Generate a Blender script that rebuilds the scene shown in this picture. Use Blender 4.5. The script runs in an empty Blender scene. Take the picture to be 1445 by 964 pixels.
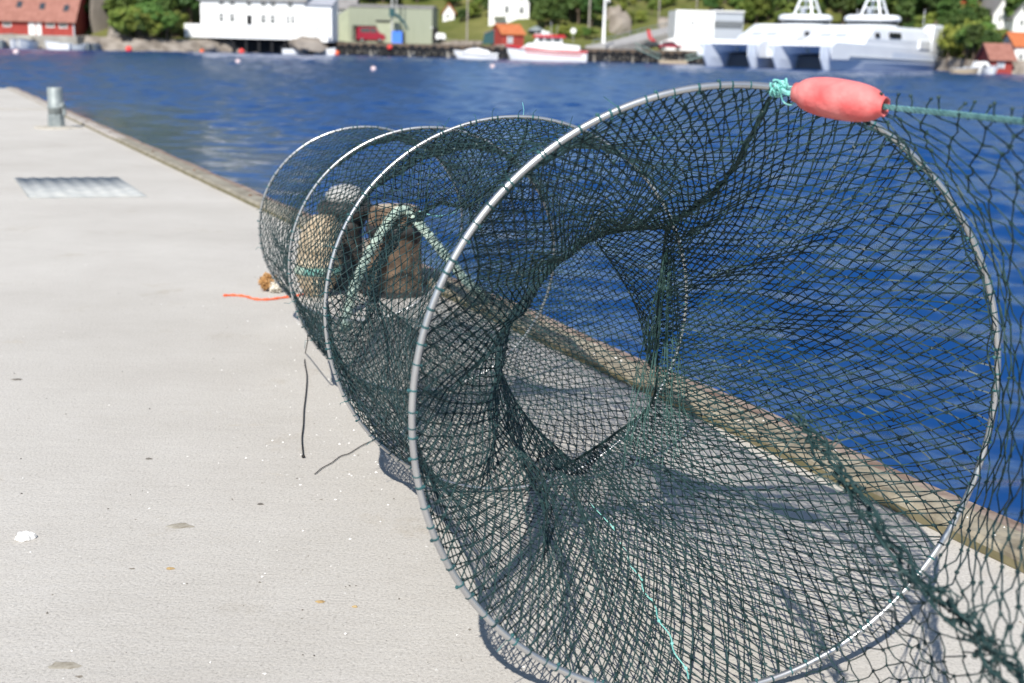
import bpy, math, random
import numpy as np
from mathutils import Vector, Matrix

rng = np.random.default_rng(7)
random.seed(7)
PI = math.pi
SC = bpy.context.scene
COL = SC.collection

# ------------------------------------------------------------------ camera
F, CX, CY = 1822.5, 722.5, 482.0
HC = 0.8483
PITCH, ROLL = 0.227466, 0.025994
fw = np.array([0, math.cos(PITCH), -math.sin(PITCH)])
up0 = np.cross([1., 0, 0], fw)
rt = math.cos(ROLL) * np.array([1., 0, 0]) + math.sin(ROLL) * up0
up = -math.sin(ROLL) * np.array([1., 0, 0]) + math.cos(ROLL) * up0
EYE = np.array([0, 0, HC])


def ray(x, y):
    return fw + rt * (x - CX) / F - up * (y - CY) / F


def at(px, py, Y):
    """World point seen at a pixel of the photograph at world depth Y."""
    v = ray(px, py)
    return EYE + v * (Y / v[1])


def onz(px, py, z=0.0):
    v = ray(px, py)
    return EYE + v * ((z - HC) / v[2])


def proj(P):
    p = np.asarray(P) - EYE
    z = p @ fw
    return np.stack([CX + F * (p @ rt) / z, CY - F * (p @ up) / z], -1)


cam = bpy.data.cameras.new('camera')
co = bpy.data.objects.new('camera', cam)
COL.objects.link(co)
co.matrix_world = Matrix(((rt[0], up[0], -fw[0], 0), (rt[1], up[1], -fw[1], 0), (rt[2], up[2], -fw[2], HC), (0, 0, 0, 1)))
cam.lens = 28.0
cam.sensor_width = 28.0 * 1445 / F
cam.sensor_fit = 'HORIZONTAL'
cam.clip_start = 0.05
cam.clip_end = 3000
cam.dof.use_dof = True
cam.dof.focus_distance = 2.1
cam.dof.aperture_fstop = 3.9
SC.camera = co

# ------------------------------------------------------------------ light
SUN_AZ, SUN_EL = math.radians(12), math.radians(43)       # direction the light travels, measured from +Y towards +X
ld = Vector((math.sin(SUN_AZ) * math.cos(SUN_EL), math.cos(SUN_AZ) * math.cos(SUN_EL), -math.sin(SUN_EL)))
sun = bpy.data.lights.new('sun', 'SUN')
sun.energy = 4.6
sun.angle = math.radians(0.55)
sun.color = (1.0, 0.955, 0.88)
so = bpy.data.objects.new('sun', sun)
COL.objects.link(so)
so.rotation_euler = ld.to_track_quat('-Z', 'Y').to_euler()
world = bpy.data.worlds.new('World')
SC.world = world
world.use_nodes = True
wn = world.node_tree
bg = wn.nodes['Background']
sky = wn.nodes.new('ShaderNodeTexSky')
sky.sky_type = 'NISHITA'
sky.sun_disc = False
sky.sun_elevation = SUN_EL
sky.sun_rotation = math.pi + SUN_AZ
sky.dust_density = 0.3
sky.air_density = 1.0
sky.ozone_density = 2.0
wn.links.new(sky.outputs[0], bg.inputs[0])
bg.inputs[1].default_value = 0.10
SC.view_settings.view_transform = 'Standard'
SC.view_settings.look = 'None'
SC.view_settings.exposure = 0.45
SC.view_settings.gamma = 1.0
SC.cycles.use_denoising = True
SC.cycles.max_bounces = 6
SC.cycles.caustics_reflective = False
SC.cycles.caustics_refractive = False

# ------------------------------------------------------------------ materials
MATS = {}


def mat(name, col, rough=0.6, col2=None, scale=5.0, detail=4.0, metal=0.0, spec=0.4, bump=0.0, bscale=None, rnd=0.0, stretch=None, lo=0.35, hi=0.65):
    if name in MATS:
        return MATS[name]
    m = bpy.data.materials.new(name)
    m.use_nodes = True
    nt = m.node_tree
    b = nt.nodes['Principled BSDF']
    b.inputs['Roughness'].default_value = rough
    b.inputs['Metallic'].default_value = metal
    b.inputs['Specular IOR Level'].default_value = spec
    tc = nt.nodes.new('ShaderNodeTexCoord')
    src = tc.outputs['Object']
    if stretch:
        mp = nt.nodes.new('ShaderNodeMapping')
        mp.inputs['Scale'].default_value = stretch
        nt.links.new(src, mp.inputs[0])
        src = mp.outputs[0]
    out = None
    if col2 is not None:
        n = nt.nodes.new('ShaderNodeTexNoise')
        n.inputs['Scale'].default_value = scale
        n.inputs['Detail'].default_value = detail
        nt.links.new(src, n.inputs['Vector'])
        r = nt.nodes.new('ShaderNodeValToRGB')
        r.color_ramp.elements[0].position = lo
        r.color_ramp.elements[1].position = hi
        r.color_ramp.elements[0].color = (*col, 1)
        r.color_ramp.elements[1].color = (*col2, 1)
        nt.links.new(n.outputs[0], r.inputs[0])
        out = r.outputs[0]
    if rnd:
        oi = nt.nodes.new('ShaderNodeObjectInfo')
        hsv = nt.nodes.new('ShaderNodeHueSaturation')
        mr = nt.nodes.new('ShaderNodeMapRange')
        mr.inputs[3].default_value = 1 - rnd
        mr.inputs[4].default_value = 1 + rnd
        nt.links.new(oi.outputs['Random'], mr.inputs[0])
        nt.links.new(mr.outputs[0], hsv.inputs['Value'])
        mr2 = nt.nodes.new('ShaderNodeMapRange')
        mr2.inputs[3].default_value = 0.5 - rnd * 0.09
        mr2.inputs[4].default_value = 0.5 + rnd * 0.05
        ml = nt.nodes.new('ShaderNodeMath')
        ml.operation = 'MULTIPLY'
        ml.inputs[1].default_value = 7.31
        fr = nt.nodes.new('ShaderNodeMath')
        fr.operation = 'FRACT'
        nt.links.new(oi.outputs['Random'], ml.inputs[0])
        nt.links.new(ml.outputs[0], fr.inputs[0])
        nt.links.new(fr.outputs[0], mr2.inputs[0])
        nt.links.new(mr2.outputs[0], hsv.inputs['Hue'])
        if out:
            nt.links.new(out, hsv.inputs['Color'])
        else:
            hsv.inputs['Color'].default_value = (*col, 1)
        out = hsv.outputs[0]
    if out:
        nt.links.new(out, b.inputs['Base Color'])
    else:
        b.inputs['Base Color'].default_value = (*col, 1)
    if bump:
        n2 = nt.nodes.new('ShaderNodeTexNoise')
        n2.inputs['Scale'].default_value = bscale or scale
        n2.inputs['Detail'].default_value = 6
        nt.links.new(src, n2.inputs['Vector'])
        bp = nt.nodes.new('ShaderNodeBump')
        bp.inputs['Strength'].default_value = bump
        bp.inputs['Distance'].default_value = 0.02
        nt.links.new(n2.outputs[0], bp.inputs['Height'])
        nt.links.new(bp.outputs[0], b.inputs['Normal'])
    MATS[name] = m
    return m


def concrete_mat():
    m = bpy.data.materials.new('quay_concrete')
    m.use_nodes = True
    nt = m.node_tree
    L = nt.links.new
    b = nt.nodes['Principled BSDF']
    b.inputs['Roughness'].default_value = 0.92
    b.inputs['Specular IOR Level'].default_value = 0.15
    tc = nt.nodes.new('ShaderNodeTexCoord')

    def noise(scale, detail=5, rough=0.6, stretch=None):
        n = nt.nodes.new('ShaderNodeTexNoise')
        n.inputs['Scale'].default_value = scale
        n.inputs['Detail'].default_value = detail
        n.inputs['Roughness'].default_value = rough
        if stretch:
            mp = nt.nodes.new('ShaderNodeMapping')
            mp.inputs['Scale'].default_value = stretch
            mp.inputs['Rotation'].default_value = (0, 0, -0.454)
            L(tc.outputs['Object'], mp.inputs[0])
            L(mp.outputs[0], n.inputs['Vector'])
        else:
            L(tc.outputs['Object'], n.inputs['Vector'])
        return n.outputs[0]

    def ramp(src, stops):
        r = nt.nodes.new('ShaderNodeValToRGB')
        while len(r.color_ramp.elements) < len(stops):
            r.color_ramp.elements.new(0.5)
        for e, (p, c) in zip(r.color_ramp.elements, stops):
            e.position = p
            e.color = (*c, 1)
        L(src, r.inputs[0])
        return r.outputs[0]

    def mix(a, bb, fac, mode='MULTIPLY'):
        x = nt.nodes.new('ShaderNodeMix')
        x.data_type = 'RGBA'
        x.blend_type = mode
        if isinstance(fac, float):
            x.inputs[0].default_value = fac
        else:
            L(fac, x.inputs[0])
        L(a, x.inputs[6])
        if isinstance(bb, tuple):
            x.inputs[7].default_value = (*bb, 1)
        else:
            L(bb, x.inputs[7])
        return x.outputs[2]

    base = ramp(noise(1.3, 6, 0.65), [(0.3, (0.51, 0.482, 0.442)), (0.7, (0.592, 0.566, 0.525))])
    brush = ramp(noise(9, 5, 0.6, (1, 4, 1)), [(0.3, (0.95, 0.945, 0.935)), (0.7, (1.0, 1.0, 1.0))])
    base = mix(base, brush, 0.8)
    fine = ramp(noise(190, 5, 0.8), [(0.30, (0.42, 0.41, 0.40)), (0.47, (0.94, 0.935, 0.93)), (0.70, (1.16, 1.16, 1.16))])
    base = mix(base, fine, 0.85)
    spk = ramp(noise(90, 3, 0.5), [(0.70, (0, 0, 0)), (0.76, (1, 1, 1))])
    base = mix(base, (0.72, 0.70, 0.66), spk, 'MIX')
    dk = ramp(noise(55, 2, 0.5), [(0.22, (1, 1, 1)), (0.27, (0, 0, 0))])
    base = mix(base, (0.25, 0.22, 0.18), dk, 'MIX')
    st = ramp(noise(3.1, 7, 0.7), [(0.60, (0, 0, 0)), (0.78, (1, 1, 1))])
    base = mix(base, (0.80, 0.745, 0.66), st, 'MULTIPLY')
    wsp = ramp(noise(7.0, 4, 0.7, (1, 1.6, 1)), [(0.705, (0, 0, 0)), (0.735, (0.75, 0.75, 0.75))])
    base = mix(base, (0.66, 0.64, 0.60), wsp, 'MIX')
    ylw = ramp(noise(2.3, 8, 0.75, (1, 2.4, 1)), [(0.64, (0, 0, 0)), (0.74, (0.8, 0.8, 0.8))])
    base = mix(base, (0.93, 0.82, 0.64), ylw, 'MULTIPLY')
    grime = ramp(noise(0.55, 6, 0.65), [(0.35, (0.90, 0.895, 0.885)), (0.6, (1, 1, 1))])
    base = mix(base, grime, 0.9)
    L(base, b.inputs['Base Color'])
    bp = nt.nodes.new('ShaderNodeBump')
    bp.inputs['Strength'].default_value = 0.5
    bp.inputs['Distance'].default_value = 0.004
    L(noise(190, 6, 0.7), bp.inputs['Height'])
    bp2 = nt.nodes.new('ShaderNodeBump')
    bp2.inputs['Strength'].default_value = 0.12
    bp2.inputs['Distance'].default_value = 0.012
    L(noise(14, 5, 0.6, (1, 3, 1)), bp2.inputs['Height'])
    L(bp.outputs[0], bp2.inputs['Normal'])
    L(bp2.outputs[0], b.inputs['Normal'])
    return m


def water_mat():
    m = bpy.data.materials.new('sea_water')
    m.use_nodes = True
    nt = m.node_tree
    L = nt.links.new
    b = nt.nodes['Principled BSDF']
    b.inputs['Base Color'].default_value = (0.006, 0.045, 0.165, 1)
    b.inputs['Roughness'].default_value = 0.10
    b.inputs['IOR'].default_value = 1.33
    b.inputs['Specular IOR Level'].default_value = 0.38
    at_ = nt.nodes.new('ShaderNodeAttribute')
    at_.attribute_name = 'ruffle'
    mr = nt.nodes.new('ShaderNodeMapRange')
    mr.inputs[3].default_value = 0.05
    mr.inputs[4].default_value = 0.21
    L(at_.outputs['Fac'], mr.inputs[0])
    L(mr.outputs[0], b.inputs['Roughness'])
    tc = nt.nodes.new('ShaderNodeTexCoord')
    prev = None
    for scale, st, dist, strength in ((1.6, (1, 1.5, 1), 0.05, 0.5), (5.0, (1, 1.5, 1), 0.02, 0.5), (14.0, (1, 1.4, 1), 0.006, 0.5)):
        mp = nt.nodes.new('ShaderNodeMapping')
        mp.inputs['Scale'].default_value = st
        mp.inputs['Rotation'].default_value = (0, 0, 0.18)
        L(tc.outputs['Object'], mp.inputs[0])
        n = nt.nodes.new('ShaderNodeTexNoise')
        n.inputs['Scale'].default_value = scale
        n.inputs['Detail'].default_value = 3
        n.inputs['Distortion'].default_value = 0.4
        L(mp.outputs[0], n.inputs['Vector'])
        bp = nt.nodes.new('ShaderNodeBump')
        bp.inputs['Distance'].default_value = dist
        ms = nt.nodes.new('ShaderNodeMapRange')
        ms.inputs[3].default_value = strength * 0.75
        ms.inputs[4].default_value = strength
        L(at_.outputs['Fac'], ms.inputs[0])
        L(ms.outputs[0], bp.inputs['Strength'])
        L(n.outputs[0], bp.inputs['Height'])
        if prev:
            L(prev, bp.inputs['Normal'])
        prev = bp.outputs[0]
    L(prev, b.inputs['Normal'])
    return m


M_net = mat('net_twine', (0.008, 0.023, 0.025), 0.5, (0.025, 0.056, 0.056), 60, 2, spec=0.3)
M_wing = mat('wing_twine', (0.011, 0.031, 0.032), 0.55, (0.026, 0.058, 0.057), 40, 2, spec=0.25)
M_gather = mat('sunlit_pale_twine', (0.030, 0.080, 0.075), 0.55, (0.07, 0.14, 0.125), 60, 2, spec=0.3)  # lighter teal puts sunlight into the gathered strands; pale stitches share it
M_cyan = mat('cyan_cord', (0.16, 0.50, 0.46), 0.55, (0.30, 0.66, 0.60), 80, 2)
M_rope = mat('head_rope_fibre', (0.08, 0.19, 0.20), 0.6, (0.15, 0.31, 0.31), 90, 3)
M_hoop = mat('hoop_tube', (0.48, 0.48, 0.49), 0.36, (0.60, 0.60, 0.60), 9, 5, spec=0.5, metal=0.85)
M_bind = mat('binding_twine', (0.010, 0.032, 0.038), 0.6, (0.03, 0.12, 0.13), 50, 2)
M_float = mat('pink_float', (0.60, 0.10, 0.10), 0.6, (0.68, 0.22, 0.21), 26, 7, spec=0.3, bump=0.2, bscale=60)
M_dark = mat('dark_void', (0.03, 0.008, 0.008), 0.8)
M_conc = concrete_mat()
M_water = water_mat()
M_beam = mat('beam_timber', (0.19, 0.160, 0.112), 0.85, (0.35, 0.31, 0.235), 16, 7, bump=0.5, bscale=30)
M_beam_mid = mat('beam_timber_weathered', (0.21, 0.185, 0.14), 0.85, (0.33, 0.30, 0.24), 11, 6, bump=0.5, bscale=30)
M_beam_grey = mat('beam_timber_grey', (0.33, 0.29, 0.25), 0.85, (0.45, 0.41, 0.37), 9, 5, bump=0.4, bscale=30)
M_plank = mat('edge_plank_timber', (0.17, 0.105, 0.075), 0.8, (0.34, 0.27, 0.22), 12, 5, bump=0.4, bscale=40)
M_moss = mat('mossy_timber', (0.14, 0.125, 0.065), 0.9, (0.24, 0.205, 0.12), 12, 5)
M_galv = mat('galvanised_steel', (0.20, 0.23, 0.235), 0.6, (0.31, 0.34, 0.34), 14, 4, metal=0.3)
M_grate = mat('grate_steel', (0.33, 0.345, 0.345), 0.75, (0.43, 0.435, 0.42), 10, 5, spec=0.25)
M_rust = mat('rusty_iron', (0.10, 0.05, 0.028), 0.8, (0.22, 0.12, 0.06), 20, 5, bump=0.3)
M_iron = mat('dark_iron', (0.022, 0.022, 0.024), 0.55, (0.05, 0.045, 0.04), 20, 5, bump=0.2)
M_capgrey = mat('sunlit_cap', (0.30, 0.30, 0.29), 0.7, (0.45, 0.44, 0.42), 25, 4)
M_post = mat('post_wood', (0.055, 0.036, 0.024), 0.85, (0.17, 0.115, 0.075), 22, 6, bump=0.6, bscale=40)
M_rope_pale = mat('mooring_rope_fibre', (0.24, 0.34, 0.29), 0.8, (0.46, 0.54, 0.46), 70, 4, bump=0.4, bscale=140)
M_tan = mat('tan_rope_fibre', (0.30, 0.225, 0.145), 0.9, (0.54, 0.45, 0.33), 17, 7, bump=0.5, bscale=90)
M_orange = mat('orange_cord', (0.72, 0.10, 0.03), 0.6, (0.80, 0.17, 0.07), 60, 2)
M_fray = mat('frayed_fibre', (0.36, 0.17, 0.05), 0.95, (0.56, 0.34, 0.15), 50, 4)
M_frayw = mat('frayed_pale', (0.62, 0.57, 0.47), 0.95, (0.74, 0.70, 0.62), 40, 4)
M_black = mat('black_twine', (0.02, 0.018, 0.016), 0.7)
M_shell = mat('shell_white', (0.74, 0.72, 0.69), 0.6, (0.82, 0.81, 0.79), 60, 3)
M_leaf = mat('dry_leaf', (0.30, 0.20, 0.09), 0.85, (0.40, 0.29, 0.14), 80, 3)
M_grit = mat('dark_grit', (0.07, 0.065, 0.06), 0.9, (0.22, 0.20, 0.17), 60, 2)
M_smear = mat('mud_smear', (0.24, 0.21, 0.16), 0.95, (0.42, 0.385, 0.32), 60, 6)

# ------------------------------------------------------------------ object helpers


def tag(o, label=None, cat=None, group=None, kind=None):
    if label: o['label'] = label
    if cat: o['category'] = cat
    if group: o['group'] = group
    if kind: o['kind'] = kind
    return o


def thing(name, label, cat, loc=(0, 0, 0), rotz=0.0, group=None):
    o = bpy.data.objects.new(name, None)
    COL.objects.link(o)
    o.location = loc
    o.rotation_euler = (0, 0, rotz)
    o.empty_display_size = 0.1
    return tag(o, label, cat, group)


def kids(o):
    return list(o.children)


def dup(root, loc=None, rotz=None, label=None, group=None, scale=None):
    r = root.copy()
    COL.objects.link(r)
    if loc is not None: r.location = loc
    if rotz is not None: r.rotation_euler = (0, 0, rotz)
    if scale is not None: r.scale = scale
    if label: r['label'] = label
    if group: r['group'] = group
    for ch in kids(root):
        c = ch.copy()
        COL.objects.link(c)
        c.parent = r
        for g in kids(ch):
            d = g.copy()
            COL.objects.link(d)
            d.parent = c
    return r


def npmesh(name, V, Fc, mats, parent=None, smooth=False, idx=None):
    """V (n,3) array, Fc (m,k) array of equal-sided faces or a list of such arrays."""
    me = bpy.data.meshes.new(name)
    Fl = Fc if isinstance(Fc, list) else [Fc]
    Fl = [np.asarray(f, dtype=np.int32) for f in Fl if len(f)]
    V = np.asarray(V, dtype=np.float32)
    me.vertices.add(len(V))
    me.vertices.foreach_set('co', V.ravel())
    loops = np.concatenate([f.ravel() for f in Fl])
    sizes = np.concatenate([np.full(len(f), f.shape[1], dtype=np.int32) for f in Fl])
    starts = np.concatenate([[0], np.cumsum(sizes)[:-1]]).astype(np.int32)
    me.loops.add(len(loops))
    me.loops.foreach_set('vertex_index', loops)
    me.polygons.add(len(sizes))
    me.polygons.foreach_set('loop_start', starts)
    try:
        me.polygons.foreach_set('loop_total', sizes)
    except Exception:
        pass
    for m in (mats if isinstance(mats, (list, tuple)) else [mats]):
        me.materials.append(m)
    if idx is not None:
        me.polygons.foreach_set('material_index', np.asarray(idx, dtype=np.int32))
    me.polygons.foreach_set('use_smooth', np.full(len(sizes), smooth))
    me.update()
    me.validate()
    o = bpy.data.objects.new(name, me)
    COL.objects.link(o)
    if parent is not None:
        o.parent = parent
    return o


class MB:
    def __init__(s):
        s.v, s.f, s.m = [], [], []

    def add(s, V, Fs, mi=0):
        b = len(s.v)
        s.v += [tuple(map(float, p)) for p in V]
        for f in Fs:
            s.f.append([b + i for i in f])
            s.m.append(mi)
        return s

    def box(s, x0, x1, y0, y1, z0, z1, mi=0):
        V = [(x0, y0, z0), (x1, y0, z0), (x1, y1, z0), (x0, y1, z0), (x0, y0, z1), (x1, y0, z1), (x1, y1, z1), (x0, y1, z1)]
        return s.add(V, [(0, 3, 2, 1), (4, 5, 6, 7), (0, 1, 5, 4), (1, 2, 6, 5), (2, 3, 7, 6), (3, 0, 4, 7)], mi)

    def prism(s, pts, a, b, axis=1, mi=0):
        """extrude the polygon pts (2D) along an axis from a to b"""
        n = len(pts)
        def mk(p, t):
            return {0: (t, p[0], p[1]), 1: (p[0], t, p[1]), 2: (p[0], p[1], t)}[axis]
        V = [mk(p, a) for p in pts] + [mk(p, b) for p in pts]
        Fs = [tuple(range(n)), tuple(range(2 * n - 1, n - 1, -1))] + [(i, n + i, n + (i + 1) % n, (i + 1) % n) for i in range(n)]
        return s.add(V, Fs, mi)

    def loft(s, rings, mi=0, caps=True, closed=True):
        n = len(rings[0])
        V = [p for r in rings for p in r]
        Fs = []
        for j in range(len(rings) - 1):
            for i in range(n if closed else n - 1):
                k = (i + 1) % n
                Fs.append((j * n + i, j * n + k, (j + 1) * n + k, (j + 1) * n + i))
        if caps:
            Fs.append(tuple(range(n - 1, -1, -1)))
            Fs.append(tuple((len(rings) - 1) * n + i for i in range(n)))
        return s.add(V, Fs, mi)

    def tube(s, pts, r, k=6, mi=0):
        pts = [np.asarray(p, float) for p in pts]
        n = len(pts)
        rr = r if hasattr(r, '__len__') else [r] * n
        T = [pts[min(i + 1, n - 1)] - pts[max(i - 1, 0)] for i in range(n)]
        T = [t / (np.linalg.norm(t) + 1e-12) for t in T]
        a = np.array([0, 0, 1.]) if abs(T[0][2]) < 0.9 else np.array([1., 0, 0])
        rings = []
        for p, t, q in zip(pts, T, rr):
            a = a - t * (a @ t)
            a /= np.linalg.norm(a)
            c = np.cross(t, a)
            rings.append([p + q * (math.cos(2 * PI * i / k) * a + math.sin(2 * PI * i / k) * c) for i in range(k)])
        return s.loft(rings, mi)

    def lathe(s, prof, k=24, c=(0, 0), mi=0):
        rings = [[(c[0] + r * math.cos(2 * PI * i / k), c[1] + r * math.sin(2 * PI * i / k), z) for i in range(k)] for r, z in prof]
        return s.loft(rings, mi)

    def ball(s, c, r, mi=0, n=8, sq=(1, 1, 1)):
        rings = []
        for j in range(1, n):
            ph = PI * j / n
            rings.append([(c[0] + sq[0] * r * math.sin(ph) * math.cos(2 * PI * i / (2 * n)), c[1] + sq[1] * r * math.sin(ph) * math.sin(2 * PI * i / (2 * n)), c[2] - sq[2] * r * math.cos(ph)) for i in range(2 * n)])
        return s.loft(rings, mi)

    def build(s, name, mats, parent=None, smooth=False):
        me = bpy.data.meshes.new(name)
        me.from_pydata(s.v, [], s.f)
        for m in (mats if isinstance(mats, (list, tuple)) else [mats]):
            me.materials.append(m)
        me.polygons.foreach_set('material_index', s.m)
        me.polygons.foreach_set('use_smooth', [smooth] * len(s.f))
        me.update()
        o = bpy.data.objects.new(name, me)
        COL.objects.link(o)
        if parent is not None:
            o.parent = parent
        return o


def spline(pts, n):
    """Catmull-Rom through the points, n samples."""
    P = np.asarray(pts, float)
    P = np.vstack([2 * P[0] - P[1], P, 2 * P[-1] - P[-2]])
    m = len(P) - 3
    out = []
    for u in np.linspace(0, m, n):
        i = min(int(u), m - 1)
        t = u - i
        a, b, c, d = P[i:i + 4]
        out.append(0.5 * (2 * b + (c - a) * t + (2 * a - 5 * b + 4 * c - d) * t * t + (3 * b - a - 3 * c + d) * t ** 3))
    return np.array(out)


def strands(P0, P1, r, k=3):
    """Many straight thin strands as one vertex/face array."""
    P0, P1 = np.asarray(P0), np.asarray(P1)
    d = P1 - P0
    ln = np.linalg.norm(d, axis=1, keepdims=True)
    d = d / np.maximum(ln, 1e-9)
    a = np.cross(d, rng.normal(size=d.shape))
    a /= np.maximum(np.linalg.norm(a, axis=1, keepdims=True), 1e-9)
    c = np.cross(d, a)
    n = len(P0)
    rr = (r * np.ones(n))[:, None]
    ring = [a * math.cos(2 * PI * i / k) + c * math.sin(2 * PI * i / k) for i in range(k)]
    V = np.stack([P0 + rr * q for q in ring] + [P1 + rr * q for q in ring], 1)
    base = (np.arange(n) * 2 * k)[:, None]
    Fs = np.concatenate([base + np.array([[i, (i + 1) % k, k + (i + 1) % k, k + i]]) for i in range(k)])
    return V.reshape(-1, 3), Fs


def knots(P, r):
    P = np.asarray(P)
    n = len(P)
    q = rng.normal(size=(n, 3))
    q /= np.linalg.norm(q, axis=1, keepdims=True)
    a = np.cross(q, rng.normal(size=(n, 3)))
    a /= np.linalg.norm(a, axis=1, keepdims=True)
    c = np.cross(q, a)
    rr = (r * (0.75 + 0.5 * rng.random(n)))[:, None]
    V = np.stack([P + 1.35 * rr * q, P - 1.35 * rr * q, P + rr * a, P - rr * a, P + rr * c, P - rr * c], 1)
    base = (np.arange(n) * 6)[:, None]
    tri = np.array([[0, 2, 4], [0, 4, 3], [0, 3, 5], [0, 5, 2], [1, 4, 2], [1, 3, 4], [1, 5, 3], [1, 2, 5]])
    Fs = (base[:, None, :] + tri[None]).reshape(-1, 3)
    return V.reshape(-1, 3), Fs


def merge(*parts):
    Vs, Fs, b = [], [], 0
    for V, Fc in parts:
        Vs.append(V)
        Fs.append(Fc + b)
        b += len(V)
    return np.concatenate(Vs), Fs


def vnoise(P, scale, seed=0):
    """cheap smooth pseudo-noise from summed sines, one value per point"""
    r = np.random.default_rng(seed)
    out = np.zeros(len(P))
    for k in range(6):
        w = r.normal(size=3) * scale
        out += np.sin(P @ w + r.random() * 6.28)
    return out / 3.0


def diamond(surf, N, M, r, knot=0.0, jitter=0.0015, closed=True, tfun=None, sub=1):
    """Knotted diamond mesh over surf(a, t) (a in [0,1) round or across, t in [0,1] along)."""
    rows = []
    for j in range(M + 1):
        cnt = N if closed else N + 1
        a = (np.arange(cnt) + 0.5 * (j % 2)) / N
        if not closed:
            a = np.clip(a, 0, 1)
        t = j / M
        t = tfun(t) if tfun else t
        p = surf(a, np.full(cnt, t))
        jj = jitter if 0 < j < M else jitter * 0.3
        rows.append(p + rng.normal(size=p.shape) * jj)
    P0, P1 = [], []
    for j in range(M):
        A, B = rows[j], rows[j + 1]
        if closed:
            o = np.roll(B, 1, 0) if j % 2 == 0 else np.roll(B, -1, 0)
            P0 += [A, A]
            P1 += [B, o]
        else:
            P0.append(A); P1.append(B)
            if j % 2 == 0:
                P0.append(A[1:]); P1.append(B[:-1])
            else:
                P0.append(A[:-1]); P1.append(B[1:])
    P0, P1 = np.concatenate(P0), np.concatenate(P1)
    allp = np.concatenate(rows)
    if sub > 1:
        mid = (P0 + P1) / 2 + rng.normal(size=P0.shape) * jitter * 1.2
        P0, P1 = np.concatenate([P0, mid]), np.concatenate([mid, P1])
    for Q in (P0, P1, allp):
        Q[:, 2] = np.maximum(Q[:, 2], 0.003)
    parts = [strands(P0, P1, r)]
    if knot:
        parts.append(knots(allp, knot))
    return merge(*parts)


# ------------------------------------------------------------------ the quay
E = np.array([-0.4385, 0.8987, 0])      # along the quay edge, away from the camera
Nn = np.array([0.8987, 0.4385, 0])      # outwards, over the water
ROTE = math.atan2(E[1], E[0])
N_IN, N_OUT = 1.675, 1.805              # inner side of the beam, outer side of the edge plank
WATER = -1.90


def sn(s, n, z=0.0):
    return E * s + Nn * n + np.array([0, 0, z])


def slab(s0, s1, n0, n1, z0, z1, mb, mi=0, ch=0.0):
    V = [sn(s, n, z) for z in (z0, z1) for s, n in ((s0, n0), (s0, n1), (s1, n1), (s1, n0))]
    mb.add(V, [(0, 1, 2, 3), (7, 6, 5, 4), (0, 4, 5, 1), (1, 5, 6, 2), (2, 6, 7, 3), (3, 7, 4, 0)], mi)
    return mb


S_J = 15.15
S_END = 20.4
q = slab(-14, S_J - 0.008, -30, N_OUT - 0.03, -2.6, 0, MB()).build('quay_deck', M_conc)
tag(q, 'pale grey brushed concrete quay deck', kind='structure')
q = slab(S_J + 0.008, S_END, -30, N_OUT - 0.03, -2.6, 0.012, MB()).build('quay_deck', M_conc)
tag(q, 'far concrete slab at the end of the quay', kind='structure')

# sea: a sheet of real waves, finer near the quay, lying in a wide flat sheet
def wave_height(X, Y):
    r = np.random.default_rng(21)
    Z = np.zeros_like(X)
    for k in range(46):
        lam = 0.45 * (4.2 / 0.45) ** (k / 45.0)
        th = 1.15 + r.normal() * 0.55
        kx, ky = math.cos(th) * 2 * PI / lam, math.sin(th) * 2 * PI / lam
        amp = 0.0140 * lam ** 0.85 / (1 + (lam / 2.2) ** 2) * (0.6 + 0.8 * r.random())
        res = np.clip(lam / (0.0085 * Y + 0.12) - 0.6, 0, 1)
        Z += amp * res * np.sin(kx * X + ky * Y + r.random() * 6.28 + 0.7 * np.sin(0.21 * kx * Y - 0.17 * ky * X))
    gust = 0.80 + 0.25 * np.sin(X * 0.05 + Y * 0.021) * np.sin(Y * 0.037 + 1)
    calm = 1 - 0.82 * np.exp(-((X + 0.36 * Y - 2.0) / (2.0 + 0.06 * Y)) ** 2 - ((Y - 34) / 16.0) ** 2)
    return Z * gust * calm * (0.72 + 0.75 * np.clip((Y - 30) / 120, 0, 1))


yr = [1.2]
while yr[-1] < 232:
    yr.append(yr[-1] + max(0.035, 0.0042 * yr[-1]))
yr = np.array(yr)
uu = np.linspace(-1, 1, 560)
WX = uu[None] * (11 + 0.66 * yr[:, None])
WY = np.repeat(yr[:, None], len(uu), 1)
WZ = WATER + wave_height(WX, WY)
WV = np.stack([WX, WY, WZ], -1).reshape(-1, 3)
nr, nc = WX.shape
I, J = np.meshgrid(np.arange(nr - 1), np.arange(nc - 1), indexing='ij')
i0 = (I * nc + J).ravel()
base = np.array([(-900, -60, WATER - 0.3), (900, -60, WATER - 0.3), (900, 330, WATER - 0.3), (-900, 330, WATER - 0.3)], float)
_c = np.exp(-((WX + 0.36 * WY - 2.0) / (2.0 + 0.06 * WY)) ** 2 - ((WY - 34) / 16.0) ** 2)
RUF = np.clip(np.clip((WY - 6) / 40, 0, 1) * (1 - _c * 1.3), 0, 1)
wo = npmesh('water', np.concatenate([WV, base]), np.concatenate([np.stack([i0, i0 + 1, i0 + nc + 1, i0 + nc], 1), [[len(WV), len(WV) + 1, len(WV) + 2, len(WV) + 3]]]), M_water, None, True)
ra = wo.data.attributes.new('ruffle', 'FLOAT', 'POINT')
ra.data.foreach_set('value', np.concatenate([RUF.ravel(), [1.0] * 4]).astype(np.float32))
tag(wo, 'blue rippled harbour water', kind='structure')

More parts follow.
